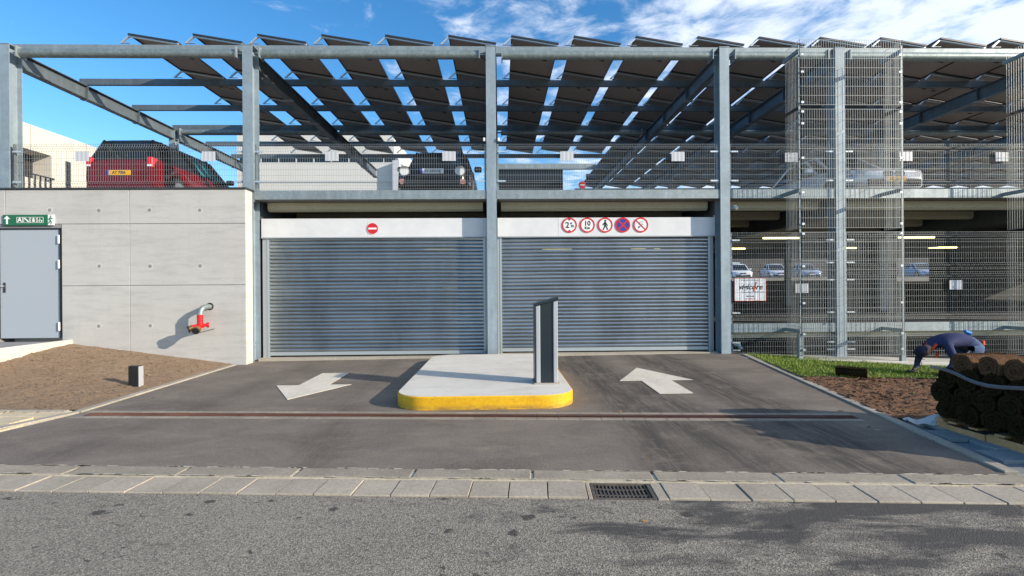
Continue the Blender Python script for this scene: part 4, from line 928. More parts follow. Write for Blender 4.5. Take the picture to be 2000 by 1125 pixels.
# kerb wall under the fences
kw = empty('kerb_wall', (4.95, 10.3, 0), 'low pale concrete kerb wall between turf and wire fences', 'low wall')
x = 0.0
def ktop(X): return 0.155 - 0.033 * (X - 4.95) if X > 4.95 else 0.155
while x < 11:
    X = 4.95 + x; X2 = X + 1.2; gp = 0.003
    MB().add([(x + gp, -0.42, -0.9), (x + 1.2 - gp, -0.42, -0.9), (x + 1.2 - gp, 0.34, -0.9), (x + gp, 0.34, -0.9), (x + gp, -0.42, ktop(X)), (x + 1.2 - gp, -0.42, ktop(X2)), (x + 1.2 - gp, 0.34, ktop(X2)), (x + gp, 0.34, ktop(X))], BOXF).obj('wall_block', 'kerb_concrete', kw, bevel=0.008)
    x += 1.2
# drain elbow by the column, lamp on column
b = MB().tube([(5.02, 10.55, 0.36), (5.10, 10.50, 0.34), (5.14, 10.46, 0.26)], 0.04, 10).obj('rainwater_elbow', 'galvanised_steel', label='small grey pipe elbow at the foot of the column by the fence', cat='pipe', smooth=True)
MB().tube([(5.0, 10.62, 3.28), (5.06, 10.55, 3.30)], [0.03, 0.05], 10).tube([(5.06, 10.55, 3.30), (5.08, 10.50, 3.27)], [0.05, 0.035], 10).obj('floodlight', 'aluminium', label='small round grey floodlight on the column under the deck beam', cat='lamp', smooth=True)
for x, lab in ((-0.31, 'left'), (-0.005, 'right')):
    MB().box(x - 0.02, 10.46, 4.70, x + 0.02, 10.52, 4.77).obj('sensor', 'sign_white', label='tiny white sensor on the %s side of the middle column' % lab, cat='sensor', bevel=0.004)

# ------------------------------------------------------------------ cars
def loft(sec, mats, name, parent, smooth=True, closed=True):
    """sec: list of rings (equal length lists of points)"""
    b = MB(); n = len(sec[0])
    for r in sec: b.v += [tuple(p) for p in r]
    for i in range(len(sec) - 1):
        for k in range(n if closed else n - 1):
            a = i * n + k; c = i * n + (k + 1) % n
            b.f.append((a, c, c + n, a + n)); b.m.append(0)
    b.f.append(tuple(range(n - 1, -1, -1))); b.f.append(tuple((len(sec) - 1) * n + k for k in range(n))); b.m += [0, 0]
    me = b.mesh(name, mats)
    me.polygons.foreach_set('use_smooth', [True] * len(me.polygons)); me.set_sharp_from_angle(angle=R(50))
    return link(name, me, parent)
def interp(tab, y):
    for (a, va), (b_, vb) in zip(tab[:-1], tab[1:]):
        if y <= b_:
            t = (y - a) / (b_ - a); t = t * t * (3 - 2 * t) if False else t
            return [p + (q - p) * t for p, q in zip(va, vb)]
    return tab[-1][1]
def car(name, label, loc, rz, paint, L=4.3, Wd=1.78, H=1.5, hood=0.95, kind='hatch', front_plate='plate_white', rear_plate='plate_yellow', plate_txt='', glass='car_glass', headlamp='slim', detail=True):
    """front towards -y; origin at centre of the ground"""
    e = empty('parked_car', loc, label, 'car', rz=rz)
    hL, hw_ = L / 2, Wd / 2
    belt = 0.62 * H
    # body: y, (halfwidth, z top)
    if kind == 'sedan': top = [(-hL, (0.72, 0.62)), (-hL + 0.1, (0.88, 0.70)), (-hL + 0.5, (0.96, 0.78)), (-hL + 1.25, (1, 0.92)), (0.9, (1, 0.97)), (hL - 0.75, (0.98, 1.0)), (hL - 0.1, (0.88, 0.98)), (hL, (0.78, 0.85))]
    else: top = [(-hL, (0.70, 0.64)), (-hL + 0.1, (0.88, 0.74)), (-hL + 0.45, (0.96, 0.86)), (-hL + 1.0, (1, 0.99)), (0.6, (1, 1.03)), (hL - 0.3, (0.98, 1.06)), (hL - 0.06, (0.93, 1.04)), (hL, (0.88, 0.95))]
    k = belt / (0.97 if kind == 'sedan' else 1.02)
    secs = []
    ysn = lin(-hL, hL, 30)
    wy = (-hL + 0.82, hL - 0.82)
    for y in ysn:
        w, zt = interp(top, y); w *= hw_; zt *= k
        zb_ = 0.20
        for c in wy:
            d = abs(y - c)
            if d < 0.36: zb_ = max(zb_, 0.10 + math.sqrt(max(0, 0.36 ** 2 - d * d)) + 0.22)
        zb_ = min(zb_, zt - 0.12)
        zm = zb_ + (zt - zb_) * 0.45
        half = [(w * 0.90, zb_), (w * 0.99, zb_ + 0.06), (w, zm), (w * 0.985, zt - 0.10), (w * 0.93, zt - 0.02), (w * 0.6, zt + 0.008), (0, zt + 0.015)]
        ring_ = [(x, y, z) for x, z in half] + [(-x, y, z) for x, z in half[-2::-1]]
        secs.append(ring_)
    loft(secs, paint, 'body', e)
    # greenhouse
    if kind == 'sedan': gh = [(-hL + 1.2, -hL + 1.95), (hL - 1.45, hL - 0.7)]
    elif kind == 'mini': gh = [(-hL + 1.0, -hL + 1.45), (hL - 0.45, hL - 0.15)]
    else: gh = [(-hL + 0.95, -hL + 1.75), (hL - 0.32, hL - 0.06)]
    (a0, a1), (b1, b0) = gh
    zr = H - 0.03; z0 = belt - 0.03
    bw_, rw = hw_ * 0.90, hw_ * 0.72
    base = [(a0, bw_ * 0.86), (a0 + 0.35, bw_), (b0 - 0.25, bw_), (b0, bw_ * 0.88)]
    topr = [(a1, rw * 0.88), (a1 + 0.3, rw), (b1 - 0.2, rw), (b1, rw * 0.92)]
    def ringp(pts, z, crown=0): return [(x, y, z) for y, x in pts] + [(-x, y, z) for y, x in reversed(pts)]
    b = MB(); r0 = ringp(base, z0); r1 = ringp(topr, zr - 0.05); n = 8
    b.v = r0 + r1; b.f = [(i, (i + 1) % n, n + (i + 1) % n, n + i) for i in range(n)]; b.m = [0] * n
    me = b.mesh('windows', glass); link('windows', me, e)
    if name == 'red_car':
        P0, P1, Q0, Q1 = Vector(r0[4]), Vector(r0[5]), Vector(r1[4]), Vector(r1[5])
        P0, P1, Q0, Q1 = [Vector(v_) for v_ in (r0[6], r0[5], r1[6], r1[5])]
        def W_(u, v): a = P0.lerp(P1, u); c_ = Q0.lerp(Q1, u); p_ = a.lerp(c_, v); return (p_.x * 1.012 - 0.004, p_.y, p_.z)
        MB().add([W_(0.02, .12), W_(0.42, .12), W_(0.40, .88), W_(0.10, .88)], [(0, 1, 2, 3)]).obj('side_window', 'car_glass_teal', e)
    # roof
    r2 = [(x * 1.02, y, z + 0.0) for x, y, z in r1]; r3 = [(x * 0.86, (y - (a1 + b1) / 2) * 0.9 + (a1 + b1) / 2, zr) for x, y, z in r1]; r4 = [(x * 0.3, (y - (a1 + b1) / 2) * 0.6 + (a1 + b1) / 2, zr + 0.03) for x, y, z in r1]
    loft([[(x, y, z - 0.03) for x, y, z in r2], r2, r3, r4], paint if kind != 'hatch' else 'car_black', 'roof', e)
    # pillars
    for i, (p, q) in enumerate(zip(r0, r1)):
        if i in (0, 1, 2, 3, 4, 5, 6, 7):
            MB().bar(Vector(p) * 1.003, Vector(q) * 1.003, 0.05, 0.05).obj('pillar', paint if kind != 'hatch' else 'car_black', e)
    for s_ in (-1, 1):
        MB().bar((s_ * (bw_ + 0.004), (a0 + b0) / 2 + .1, z0), (s_ * (rw + 0.012), (a0 + b0) / 2 + .1, zr - 0.06), 0.07, 0.03).obj('pillar', 'black', e)
        for c in wy:
            t = empty('wheel', (s_ * (hw_ - 0.11), c, 0.32), None, None); t.parent = e
            MB().tube([(-0.10, 0, 0), (-0.08, 0, 0), (0.08, 0, 0), (0.10, 0, 0)], [0.27, 0.32, 0.32, 0.27], 22).obj('tyre', 'tyre', t, smooth=True)
            MB().tube([(s_ * 0.098, 0, 0), (s_ * 0.11, 0, 0)], [0.22, 0.20], 18).obj('rim', 'rim', t)
            if detail: MB().tube([(s_ * 0.10, 0, 0), (s_ * 0.118, 0, 0)], 0.05, 10).obj('hub', 'black', t)
        MB().box(*( (hw_ - 0.02, a0 + 0.35, z0 + 0.02, hw_ + 0.17, a0 + 0.50, z0 + 0.15) if s_ > 0 else (-hw_ - 0.17, a0 + 0.35, z0 + 0.02, -hw_ + 0.02, a0 + 0.50, z0 + 0.15))).obj('mirror', paint if kind != 'hatch' else 'car_black', e, bevel=0.03)
        # lamps
        if headlamp == 'round':
            o = MB().tube([(s_ * hw_ * 0.70, -hL - 0.01, k * 0.66), (s_ * hw_ * 0.70, -hL + 0.35, k * 0.72)], [0.12, 0.13], 20).obj('headlight', 'chrome', e, smooth=True)
            MB().tube([(s_ * hw_ * 0.70, -hL - 0.018, k * 0.66), (s_ * hw_ * 0.70, -hL - 0.011, k * 0.66)], 0.098, 20).obj('lens', 'lamp_clear', o)
            MB().tube([(s_ * hw_ * 0.76, -hL + 0.0, k * 0.40), (s_ * hw_ * 0.76, -hL + 0.25, k * 0.40)], 0.065, 14).obj('fog_light', 'pinkish_lamp', e, smooth=True)
        else:
            MB().add([(s_ * hw_ * 0.52, -hL + 0.015, k * 0.56), (s_ * hw_ * 0.93, -hL + 0.20, k * 0.60), (s_ * hw_ * 0.93, -hL + 0.24, k * 0.70), (s_ * hw_ * 0.55, -hL + 0.05, k * 0.66), (s_ * hw_ * 0.52, -hL + 0.30, k * 0.56), (s_ * hw_ * 0.93, -hL + 0.40, k * 0.60), (s_ * hw_ * 0.93, -hL + 0.40, k * 0.70), (s_ * hw_ * 0.55, -hL + 0.30, k * 0.66)], BOXF).obj('headlight', 'lamp_clear', e)
        # tail light
        b = MB().box(*sorted([s_ * hw_ * 0.66, s_ * hw_ * 0.985])[:1], 0, 0, 0, 0, 0) if False else MB()
        xa, xb = sorted([s_ * hw_ * (0.74 if kind == 'hatch' else 0.68), s_ * hw_ * (0.90 if kind == 'hatch' else 0.97)])
        b.box(xa, hL - 0.20, k * (0.80 if kind == 'hatch' else 0.74), xb, hL + 0.004, k * (1.06 if kind == 'hatch' else 0.95))
        o = b.obj('tail_light', 'lamp_red', e, bevel=0.02)
        b = MB().box(xa + 0.02, hL + 0.005, k * 0.82, xb - 0.02, hL + 0.012, k * 0.87).obj('reverse_lamp', 'lamp_clear', o)
    # bumpers, grille, plates
    MB().box(-hw_ * 0.70, -hL - 0.025, 0.22, hw_ * 0.70, -hL + 0.02, 0.40).obj('air_intake', 'black', e, bevel=0.02)
    if kind == 'sedan':
        for s_ in (-1, 1): MB().box(*((0.02, -hL - 0.02, k * 0.50, 0.25, -hL + 0.02, k * 0.63) if s_ > 0 else (-0.25, -hL - 0.02, k * 0.50, -0.02, -hL + 0.02, k * 0.63))).obj('grille', 'black', e, bevel=0.02)
    else:
        MB().box(-hw_ * 0.42, -hL - 0.02, k * 0.46, hw_ * 0.42, -hL + 0.02, k * 0.60).obj('grille', 'black', e, bevel=0.02)
    zp = 0.58 if headlamp == 'round' else k * 0.42
    for tag_, yy, sgn, mt, z in (('front', -hL - 0.032, -1, front_plate, zp), ('rear', hL + 0.004, 1, rear_plate, k * 0.66)):
        o = MB().box(-0.26, yy, z - 0.055, 0.26, yy + 0.012, z + 0.055).obj('number_plate', mt, e)
        yo = yy - 0.002 if sgn < 0 else yy + 0.014
        MB().box(*( (-0.26, yo - 0.001, z - 0.055, -0.215, yo + 0.001, z + 0.055) if sgn < 0 else (0.215, yo - 0.001, z - 0.055, 0.26, yo + 0.001, z + 0.055))).obj('blue_band', 'plate_blue', o)
        if plate_txt and detail: text('plate_text', plate_txt, 0.085, (0.01 * -sgn, yo, z), 'sign_black', o, rot=(R(90), 0, 0 if sgn < 0 else PI), bold=0.002)
    return e
ZD = 3.656
car('red_car', 'dark red people carrier with black roof parked rear to the fence', (-8.52, 13.50, ZD), R(180 - 180), 'car_red', L=4.3, Wd=1.64, H=1.48, kind='hatch', rear_plate='plate_yellow', plate_txt='AY 7056', detail=True).rotation_euler = (0, 0, PI)
car('black_car', 'small black car with round headlights facing the fence', (-1.50, 13.10, ZD), 0, 'car_black', L=3.8, Wd=1.78, H=1.45, kind='mini', headlamp='round', plate_txt='EV-550-NJ')
car('silver_car', 'silver saloon behind the mesh tower facing the fence', (9.08, 13.50, ZD), 0, 'car_silver', L=4.6, Wd=1.80, H=1.43, kind='sedan', front_plate='plate_yellow', plate_txt='BR 3041')

# far half level with parked cars
MB().box(-12, 38, 1.9, 60, 90, 2.25).obj('far_parking_ground', 'deck_concrete', kind='structure')
for x, c, lab in ((22.8, 'car_white', 'small white car parked far back behind the first fence bay'), (26.3, 'car_silver', 'silver car parked far back between a white and a blue one'), (29.2, 'car_blue', 'pale blue car parked far back beside the mesh tower'), (-3.6, 'car_white', 'white car seen faintly through the left shutter'), (40.5, 'car_blue', 'blue car parked far back right of the mesh tower')):
    car('parked_car', lab, (x, 47, 2.255), R(-14 if x > 0 else 6), c, L=4.3, Wd=1.8, H=1.48, kind='sedan', detail=False)['group'] = 'cars parked far behind the garage'
MB().box(-10, 62, 2.2, 60, 62.4, 6.5).obj('far_wall', 'dark_concrete', label='dark far wall behind the parked cars', cat='wall')

# ------------------------------------------------------------------ background buildings
cb_ = empty('concrete_building', (-22.3, 22, 0), 'pale concrete building with dark openings rising behind the left column', 'building')
MB().box(-6, -4, 0, 0, 12.5, 7.0).obj('lower_wall', 'backdrop_concrete', cb_)
MB().box(-6, -4, 8.35, 0, 12.5, 9.55).obj('parapet', 'backdrop_concrete', cb_)
MB().box(-6, 3.3, 7.0, 0, 12.5, 8.35).obj('upper_wall', 'backdrop_concrete', cb_)
MB().box(-6, -4, 7.0, -0.9, 3.3, 8.35).obj('recess', 'dark_opening', cb_)
for y in (4.1, 6.0, 9.0): MB().box(-0.02, y, 6.6 if y < 5 else 6.3, 0.02, y + 0.30, 8.3 if y < 5 else 7.9).obj('slit_window', 'dark_opening', cb_)
b = MB()
for k in range(26): b.bar((0.06, -3.8 + k * 0.28, 6.2), (0.06, -3.8 + k * 0.28, 7.2), 0.05)
b.bar((0.06, -3.9, 7.2), (0.06, 3.4, 7.2), 0.06); b.obj('railing', 'dark_opening', cb_)
MB().box(0.003, 0.55, 5.6, 0.02, 3.0, 6.1).obj('window', 'dark_opening', cb_)
for k in range(4): MB().box(-0.01, -1 + k * 3.2, 8.36, 0.008, -0.97 + k * 3.2, 9.54).obj('panel_joint', 'edge_stone', cb_)

wb = empty('white_building', (-10.4, 30, 3.6), 'long pale metal-clad building behind the deck between first columns', 'building')
MB().box(-5.2, 0, 6.1, 4.1, 8, 7.25).obj('upper_cladding', 'pale_cladding', wb)
MB().box(-5.2, 0.3, 5.6, 4.1, 8, 6.1).obj('glazing_band', 'car_glass', wb)
MB().box(-5.2, 0, 0.0, 4.1, 8, 5.6).obj('lower_cladding', 'pale_cladding', wb)
for k in range(9): MB().box(-5.0 + k * 1.05, 0.25, 5.6, -4.95 + k * 1.05, 0.29, 6.1).obj('mullion', 'white_sheet', wb)
for k in range(5): MB().box(-5.2, -0.03, 0.8 + k * 0.9, 4.1, -0.001, 0.85 + k * 0.9).obj('cladding_rib', 'guide_metal', wb)
MB().box(4.11, -0.5, 0.0, 4.5, 0.2, 5.6).obj('corner_pillar', 'white_sheet', wb)
sb = empty('stair_box', (-3.3, 20.5, ZD), 'white stair hood with a green exit sign on the upper deck', 'stair hood')
MB().box(-0.05, 0, 0, 0.05, 1.8, 2.2).box(0.05, 0, 2.1, 0.5, 1.8, 2.2).obj('wall', 'white_sheet', sb)
MB().box(-0.75, -0.02, 0.55, -0.15, 0.0, 1.05).obj('exit_board', 'sign_green', sb)
MB().box(-0.75, 0.002, 0.0, -0.7, 0.05, 1.0).box(-0.2, 0.002, 0.0, -0.15, 0.05, 1.0).obj('sign_post', 'guide_metal', sb)
e = empty('green_signal', (-3.0, 11.6, ZD), 'small glowing green signal box behind the deck edge beam', 'signal')
MB().box(-0.10, 0, 0.06, 0.10, 0.1, 0.15).obj('housing', 'black', e); MB().box(-0.08, -0.004, 0.08, -0.01, -0.001, 0.13).box(0.01, -0.004, 0.08, 0.08, -0.001, 0.13).obj('light', 'green_light', e)
db = empty('rear_deck_block', (1.3, 22, ZD), 'dark rear ramp block with grey top beam on the upper deck', 'building')
MB().box(-1.75, 0.1, 0.0, 1.55, 4, 3.2).obj('dark_wall', 'dark_opening', db); MB().box(-1.9, -0.1, 3.2, 3.0, 0.1, 3.42).obj('top_beam', 'galvanised_steel', db)
MB().box(-0.5, 0.0, 0.3, 0.9, 0.09, 0.42).obj('bumper_rail', 'cream_paint', db)
e = empty('deck_sign', (2.05, 12.2, ZD), 'small no entry sign standing on the upper deck behind the fence', 'sign')
MB().box(-0.012, 0.003, 0.0, 0.012, 0.02, 0.5).obj('post', 'guide_metal', e); MB().tube([(0, 0.002, 0.47), (0, -0.004, 0.47)], 0.095, 24).obj('disc', 'sign_red', e); MB().box(-0.06, -0.008, 0.455, 0.06, -0.0045, 0.485).obj('white_bar', 'sign_white', e)
e = empty('rear_roof', (3.0, 23, 0), 'slatted rear roof edge seen against the sky at the back of the deck', 'roof')
for k in range(6): MB().box(0.2, k * 1.6, 4.55 + k * 0.05, 3.6, k * 1.6 + 0.25, 4.62 + k * 0.05).obj('slat', 'galvanised_steel', e)

# ------------------------------------------------------------------ turf pallet
PR = R(4)
pal = empty('pallet', (4.83, 4.15, 0.03), 'wooden pallet under the stack of turf rolls', 'pallet', rz=PR)
for y in (-0.35, 0.0, 0.52, 1.04): 
    MB().box(0, y, 0.02, 1.2, y + 0.10, 0.10).obj('bearer', 'pallet_wood', pal, bevel=0.004)
for y in (-0.35, -0.15, 0.0, 0.22, 0.47, 0.72, 0.94, 1.08): MB().box(0, y, 0.101, 1.2, y + 0.09, 0.122).obj('deck_board', 'pallet_wood', pal, bevel=0.003)
MB().box(-0.022, -0.35, 0.0, -0.001, 0.62, 0.095).obj('side_board', 'pallet_wood', pal, bevel=0.004); MB().box(-0.022, 0.63, 0.0, -0.001, 1.14, 0.085).obj('side_board', 'pallet_wood', pal, bevel=0.004)
def roll_mesh(seed, L=0.56, r0=0.130):
    rnd = random.Random(seed); b = MB(); turns = 3.2; n = 64; t = 0.0305
    outer = []; inner = []
    for i in range(n + 1):
        a = 2 * PI * turns * i / n; r = 0.018 + (r0 - 0.018) * i / n
        rr = r * (1 + rnd.uniform(-0.03, 0.03)); sq = 0.94
        outer.append((rr * math.cos(a), rr * math.sin(a) * sq)); inner.append(((rr - t) * math.cos(a) if rr > t else 0, (rr - t) * math.sin(a) * sq if rr > t else 0))
    NX = 5
    for j in range(NX + 1):
        xx = L * j / NX
        for (p, q) in zip(outer, inner):
            jx = rnd.uniform(-0.010, 0.010) if j in (0, NX) else 0; jr = 1 + rnd.uniform(-0.025, 0.025)
            b.v.append((xx + jx, p[0] * jr, p[1] * jr)); b.v.append((xx + jx * 0.5, q[0], q[1]))
    st_ = 2 * (n + 1)
    for j in range(NX):
        for i in range(n):
            for o in (0, 1):
                a = j * st_ + 2 * i + o; b.f.append((a, a + 2, a + 2 + st_, a + st_)); b.m.append(0)
    for j in (0, NX):
        for i in range(n): a = j * st_ + 2 * i; b.f.append((a, a + 1, a + 3, a + 2)); b.m.append(0)
    return b.mesh('turf_roll', 'sod_soil_shaded', smooth=False)
RM = [roll_mesh(s_) for s_ in range(4)]
RT = []
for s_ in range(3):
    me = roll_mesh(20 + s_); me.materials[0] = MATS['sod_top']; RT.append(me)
cR, sR = math.cos(PR), math.sin(PR)
names_l = ['bottom layer', 'second layer', 'third layer', 'fourth layer', 'top layer']
for lay in range(4):
    cnt = 5 if lay % 2 == 0 else 4
    for i in range(-1, 5 if lay < 3 else 4):
        for dpt in range(2):
            if dpt and (i == 4 and lay >= 1 or i == 3 and lay >= 2): continue
            lx = 0.0 + dpt * 0.58 + random.uniform(-.02, .02); ly = 0.12 + i * 0.232 + (0.0 if lay % 2 == 0 else 0.05) + random.uniform(-.01, .01); lz = 0.122 + 0.115 + lay * 0.172 
            if lay == 3: lz += 0.0; lx += 0.02
            X = 4.83 + lx * cR - ly * sR; Y = 4.15 + lx * sR + ly * cR
            link('turf_roll', (RT if lay == 3 else RM)[(i + lay + dpt) % 3], None,
                 'turf roll in the pallet stack, %s, %s from the near end%s' % (names_l[lay] if lay < 3 else 'top layer', ORD[i + 1], ', back row' if dpt else ', left end row'), 'turf roll', 'turf rolls stacked on the pallet',
                 loc=(X, Y, 0.03 + lz), rot=(random.uniform(0, 6), 0, PR + random.uniform(-.04, .04)))
b = MB(); pts = []
for t in lin(0, 1, 14):
    ly = -0.02 + t * 1.2; z = 0.63 + 0.02 * math.sin(t * 9) - 0.04 * math.sin(t * PI) + 0.05 * t
    X = 4.83 - 0.035 * cR - ly * sR - 0.012 * math.sin(t * 13); Y = 4.15 + ly * cR; b.v += [(X, Y, z), (X - 0.008, Y, z + 0.018), (X + 0.006, Y, z + 0.036)]
for i in range(14):
    for k in (0, 1): a = 3 * i + k; b.f.append((a, a + 3, a + 4, a + 1)); b.m.append(0)
b.obj('plastic_strap', 'strap_film', label='grey plastic film strap around the turf rolls', cat='strap', smooth=True)
link('turf_roll', roll_mesh(41, 0.42, 0.085), None, 'single dark turf roll lying where the lawn meets bare soil', 'turf roll', loc=(5.52, 8.05, right_soil(5.6, 8) + 0.085), rot=(1, 0, R(-38)))
# crumpled film
b = MB(); n = 14
for i in range(n + 1):
    for j in range(7):
        x = 4.55 + i * 0.065; y = 5.42 - 0.02 * i + (j - 3) * 0.035 + 0.05 * mnoise.noise(Vector((i * 0.7, 0, 3)))
        h = 0.07 * abs(mnoise.noise(Vector((i * 0.5, j * 0.6, 1)))) + 0.09 * math.exp(-((i - 4) / 1.3) ** 2 - ((j - 3) / 1.5) ** 2)
        b.v.append((x, y, 0.075 + h))
for i in range(n):
    for j in range(6): a = i * 7 + j; b.f.append((a, a + 7, a + 8, a + 1)); b.m.append(0)
b.obj('plastic_film', 'film_pale', label='crumpled clear plastic film on the kerb beside the pallet', cat='plastic film')

# ------------------------------------------------------------------ worker
def skinned(name, joints, bones, mats, parent, pick=None, sub=2, label=None):
    me = bpy.data.meshes.new(name + '_skin'); names = list(joints); me.from_pydata([joints[k][0] for k in names], [(names.index(a), names.index(b_)) for a, b_ in bones], [])
    o = bpy.data.objects.new(name, me); COL.objects.link(o)
    md = o.modifiers.new('skin', 'SKIN'); sv = me.skin_vertices[0].data
    for i, k in enumerate(names):
        r = joints[k][1]; sv[i].radius = r if isinstance(r, tuple) else (r, r)
    sv[0].use_root = True
    md.use_smooth_shade = True
    ms_ = o.modifiers.new('sub', 'SUBSURF'); ms_.levels = sub; ms_.render_levels = sub
    bpy.context.view_layer.update(); dg = bpy.context.evaluated_depsgraph_get()
    me2 = bpy.data.meshes.new_from_object(o.evaluated_get(dg)); bpy.data.objects.remove(o)
    me2.materials.clear()
    for m_ in mats: me2.materials.append(MATS[m_])
    if pick:
        for p in me2.polygons: p.material_index = pick(p.center)
    me2.polygons.foreach_set('use_smooth', [True] * len(me2.polygons))
    return link(name, me2, parent)
GX, GY = 7.88, 8.2; GZ = right_soil(7.4, 8.3) + 0.035
wk = empty('person', (GX, GY, GZ), 'person kneeling and bent forward in navy top and jeans, pressing down the new turf', 'person')
J = {'pelvis': ((.02, 0, .53), (.19, .165)), 'waist': ((-.20, 0, .63), (.165, .15)), 'chest': ((-.42, 0, .61), (.19, .165)), 'neckb': ((-.57, 0, .52), .10), 'neck': ((-.64, .0, .46), .06), 'head': ((-.73, 0, .40), .09), 'crown': ((-.79, 0, .37), .085),
     'shR': ((-.50, .17, .52), .075), 'elR': ((-.66, .20, .28), .055), 'wrR': ((-.78, .12, .09), .038), 'palR': ((-.88, .08, .06), (.042, .024)),
     'shL': ((-.50, -.17, .52), .078), 'elL': ((-.42, -.25, .27), .053), 'wrL': ((-.58, -.24, .10), .037), 'palL': ((-.66, -.23, .05), (.04, .022)),
     'hipR': ((.05, .12, .46), .13), 'knR': ((-.12, .14, .08), .068), 'shinR': ((.12, .15, .075), .058), 'anR': ((.32, .15, .06), .042), 'toeR': ((.34, .15, .02), .035),
     'hipL': ((.05, -.12, .46), .13), 'knL': ((-.10, -.15, .08), .07), 'shinL': ((.14, -.16, .075), .058), 'anL': ((.34, -.16, .06), .042), 'toeL': ((.36, -.16, .02), .035)}
Bn = [('pelvis', 'waist'), ('waist', 'chest'), ('chest', 'neckb'), ('neckb', 'neck'), ('neck', 'head'), ('head', 'crown'), ('chest', 'shR'), ('shR', 'elR'), ('elR', 'wrR'), ('wrR', 'palR'), ('chest', 'shL'), ('shL', 'elL'), ('elL', 'wrL'), ('wrL', 'palL'),
      ('pelvis', 'hipR'), ('hipR', 'knR'), ('knR', 'shinR'), ('shinR', 'anR'), ('anR', 'toeR'), ('pelvis', 'hipL'), ('hipL', 'knL'), ('knL', 'shinL'), ('shinL', 'anL'), ('anL', 'toeL')]
def seg_d(p, a, b_):
    a = Vector(a); b_ = Vector(b_); d = b_ - a; t = max(0, min(1, (p - a).dot(d) / d.length_squared)); return (p - a - d * t).length
def pick(c):
    best = min(Bn, key=lambda q: seg_d(c, J[q[0]][0], J[q[1]][0])); n_ = best[1]
    if n_ in ('head', 'crown'): return 2
    if n_.startswith('pal') or n_.startswith('wr') and c.z < 0.11: return 3
    if n_ in ('anR', 'anL', 'toeR', 'toeL'): return 3
    if n_[:3] in ('hip', 'knR', 'knL', 'shi') or c.x > -0.07 and n_ in ('pelvis', 'waist'): return 1
    return 0
skinned('body', J, Bn, ['navy_cloth', 'denim', 'skin', 'glove'], wk, pick)
for s_, key in ((1, 'palR'), (-1, 'palL')):
    c = Vector(J[key][0]); b = MB()
    for f in range(4):
        dy_ = (f - 1.5) * 0.019; L_ = (0.075, 0.085, 0.08, 0.062)[f]
        b.tube([c + Vector((0.0, dy_, 0)), c + Vector((-L_ * .5, dy_ * 1.3, 0.004)), c + Vector((-L_ * .85, dy_ * 1.4, -0.008)), c + Vector((-L_ * 1.1, dy_ * 1.45, -0.022))], [0.010, 0.010, 0.009, 0.006], 8)
    b.tube([c + Vector((0.03, -s_ * 0.03, 0)), c + Vector((0.0, -s_ * 0.055, -0.005)), c + Vector((-0.03, -s_ * 0.06, -0.018))], [0.012, 0.011, 0.007], 8)
    b.obj('fingers', 'glove', wk, smooth=True)
# cap with visor, hair, face features, ears
hc = Vector((-.765, 0, .385)); dirh = Vector((-.55, 0, -.83)).normalized()   # face looks down-left
b = MB(); upv = Vector((-.83, 0, .55)).normalized()
rings_ = []
for k in range(7):
    a = R(6 + k * 14); rr = 0.105 * math.cos(a); o_ = hc + upv * (0.105 * math.sin(a) + 0.01)
    rings_.append([o_ + (dirh * math.cos(q) * rr * 1.08 + Vector((0, 1, 0)) * math.sin(q) * rr) for q in lin(0, 2 * PI, 16)[:-1]])
loft(rings_, 'cap_cloth', 'cap', wk)
v0 = hc + dirh * 0.09
MB().add([v0 + Vector((0, -.07, 0)), v0 + Vector((0, .07, 0)), v0 + dirh * .085 + Vector((0, .05, 0)) - upv * .015, v0 + dirh * .085 + Vector((0, -.05, 0)) - upv * .015,
          v0 + Vector((0, -.07, 0)) + upv * .008, v0 + Vector((0, .07, 0)) + upv * .008, v0 + dirh * .085 + Vector((0, .05, 0)) - upv * .007, v0 + dirh * .085 + Vector((0, -.05, 0)) - upv * .007], BOXF).obj('visor', 'cap_cloth', wk)
MB().tube([hc + dirh * .085 - upv * .02, hc + dirh * .115 - upv * .05], [0.010, 0.017], 8).obj('nose', 'skin', wk, smooth=True)
for s_ in (-1, 1):
    MB().tube([hc + Vector((0, s_ * .088, 0)) - upv * .01, hc + Vector((0, s_ * .088, 0)) - upv * .06], [0.016, 0.011], 8).obj('ear', 'skin', wk, smooth=True)
    MB().tube([hc + dirh * .086 + Vector((0, s_ * .033, 0)) - upv * .015, hc + dirh * .092 + Vector((0, s_ * .033, 0)) - upv * .015], 0.010, 8).obj('eye', 'black', wk)
MB().bar(hc + dirh * .092 + Vector((0, -.025, 0)) - upv * .075, hc + dirh * .092 + Vector((0, .025, 0)) - upv * .075, 0.008).obj('mouth', 'leaf_brown', wk)
MB().tube([(-.60, -.085, .53), (-.645, -.08, .47), (-.67, -.03, .40)], 0.022, 8).tube([(-.60, .085, .53), (-.645, .08, .47), (-.67, .03, .40)], 0.022, 8).obj('orange_collar', 'orange_cloth', wk, smooth=True)
MB().tube([(-.58, -.10, .38), (-.60, -.06, .30)], 0.02, 8).obj('hanging_strap', 'orange_cloth', wk, smooth=True)
MB().tube([(-.10, -.07, .735), (-.02, -.08, .70)], [0.03, 0.04], 8).obj('shirt_tail', 'bright_blue', wk, smooth=True)
MB().box(.16, -.12, .50, .21, -.06, .58).obj('belt_pouch', 'orange_cloth', wk, bevel=0.01)

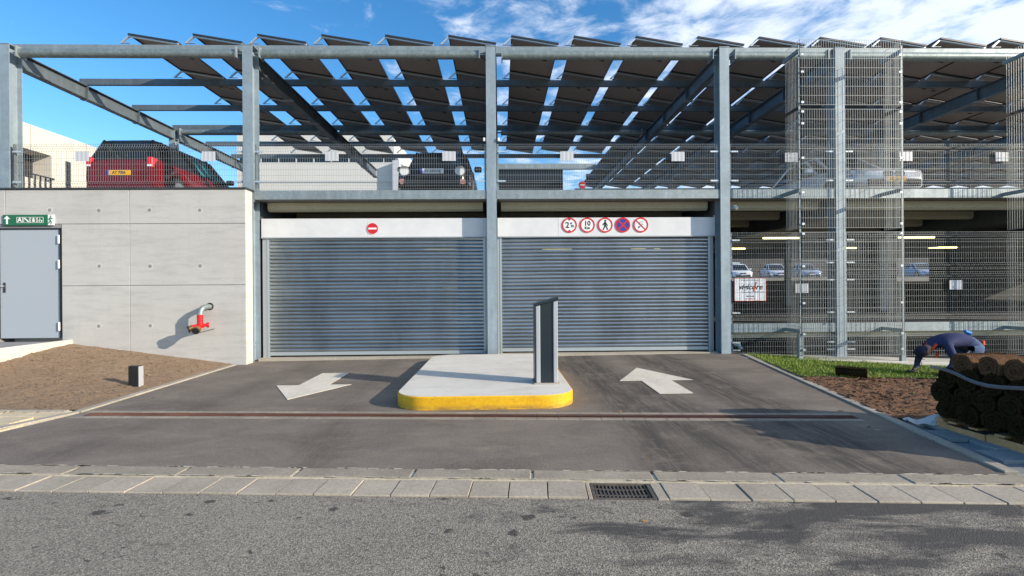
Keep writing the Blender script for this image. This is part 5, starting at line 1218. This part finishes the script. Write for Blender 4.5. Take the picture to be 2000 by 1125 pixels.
# ------------------------------------------------------------------ leaves and small litter
def leaf(X, Y, z, s, mt, label, rz):
    b = MB(); pts = [(-1, 0), (-.5, .45), (0.1, .5), (.7, .25), (1.2, 0), (.7, -.28), (0, -.5), (-.6, -.4)]
    b.v = [(x * s, y * s, 0.004 + 0.35 * s * (y * y * 2)) for x, y in pts] + [(x * s, y * s, 0.002 + 0.35 * s * (y * y * 2)) for x, y in pts]; n = 8
    b.f = [tuple(range(8)), tuple(range(15, 7, -1))] + [(i, n + i, n + (i + 1) % n, (i + 1) % n) for i in range(8)]; b.m = [0] * 10
    o = b.obj('fallen_leaf', mt, label=label, cat='leaf', group='dry fallen leaves'); o.location = (X, Y, z); o.rotation_euler = (random.uniform(-.2, .2), 0, rz)
leaf(0.96, 3.32, 0.022, 0.022, 'leaf_ochre', 'ochre dry leaf on the road below the gully grate', 0.4)
leaf(1.47, 6.05, 0.075, 0.032, 'leaf_ochre', 'dry brown leaf on the drain right of the island', 1.0)
leaf(1.32, 4.45, 0.055, 0.016, 'leaf_ochre', 'tiny orange leaf on the driveway above the grate', 2.0)
leaf(4.15, 5.95, 0.075, 0.03, 'leaf_brown', 'dry brown leaf at the right end of the drain', 2.6)
leaf(4.0, 5.3, 0.06, 0.025, 'leaf_brown', 'dry brown leaf on the shaded asphalt near the right edging', 0.2)
leaf(3.1, 5.7, 0.06, 0.028, 'leaf_brown', 'curled brown leaf just below the drain on the right lane', 1.2)
leaf(-5.75, 7.35, left_soil(-5.75, 7.35) + 0.02, 0.03, 'leaf_ochre', 'yellowish leaf at the foot of the black box light', 0.7)
leaf(5.6, 6.6, right_soil(5.6, 6.6) + 0.03, 0.02, 'leaf_green', 'tiny green sprout on the brown soil, nearest the driveway', 0.7)
leaf(6.1, 6.7, right_soil(6.1, 6.7) + 0.03, 0.02, 'leaf_green', 'tiny green sprout on the brown soil, nearest the pallet', 1.7)
leaf(6.0, 7.0, right_soil(6.0, 7.0) + 0.03, 0.02, 'leaf_green', 'tiny green sprout on the brown soil, nearest the lawn', 2.7)
for k in range(10):
    X = random.uniform(-9, -5.7); Y = random.uniform(6.7, 8.6); 
    leaf(X, Y, left_soil(X, Y) + 0.025, random.uniform(0.012, 0.028), random.choice(('leaf_ochre', 'leaf_brown')), 'small dry leaf on the sandy soil, %s of the scattered ones' % ORD[k], random.random() * 6)
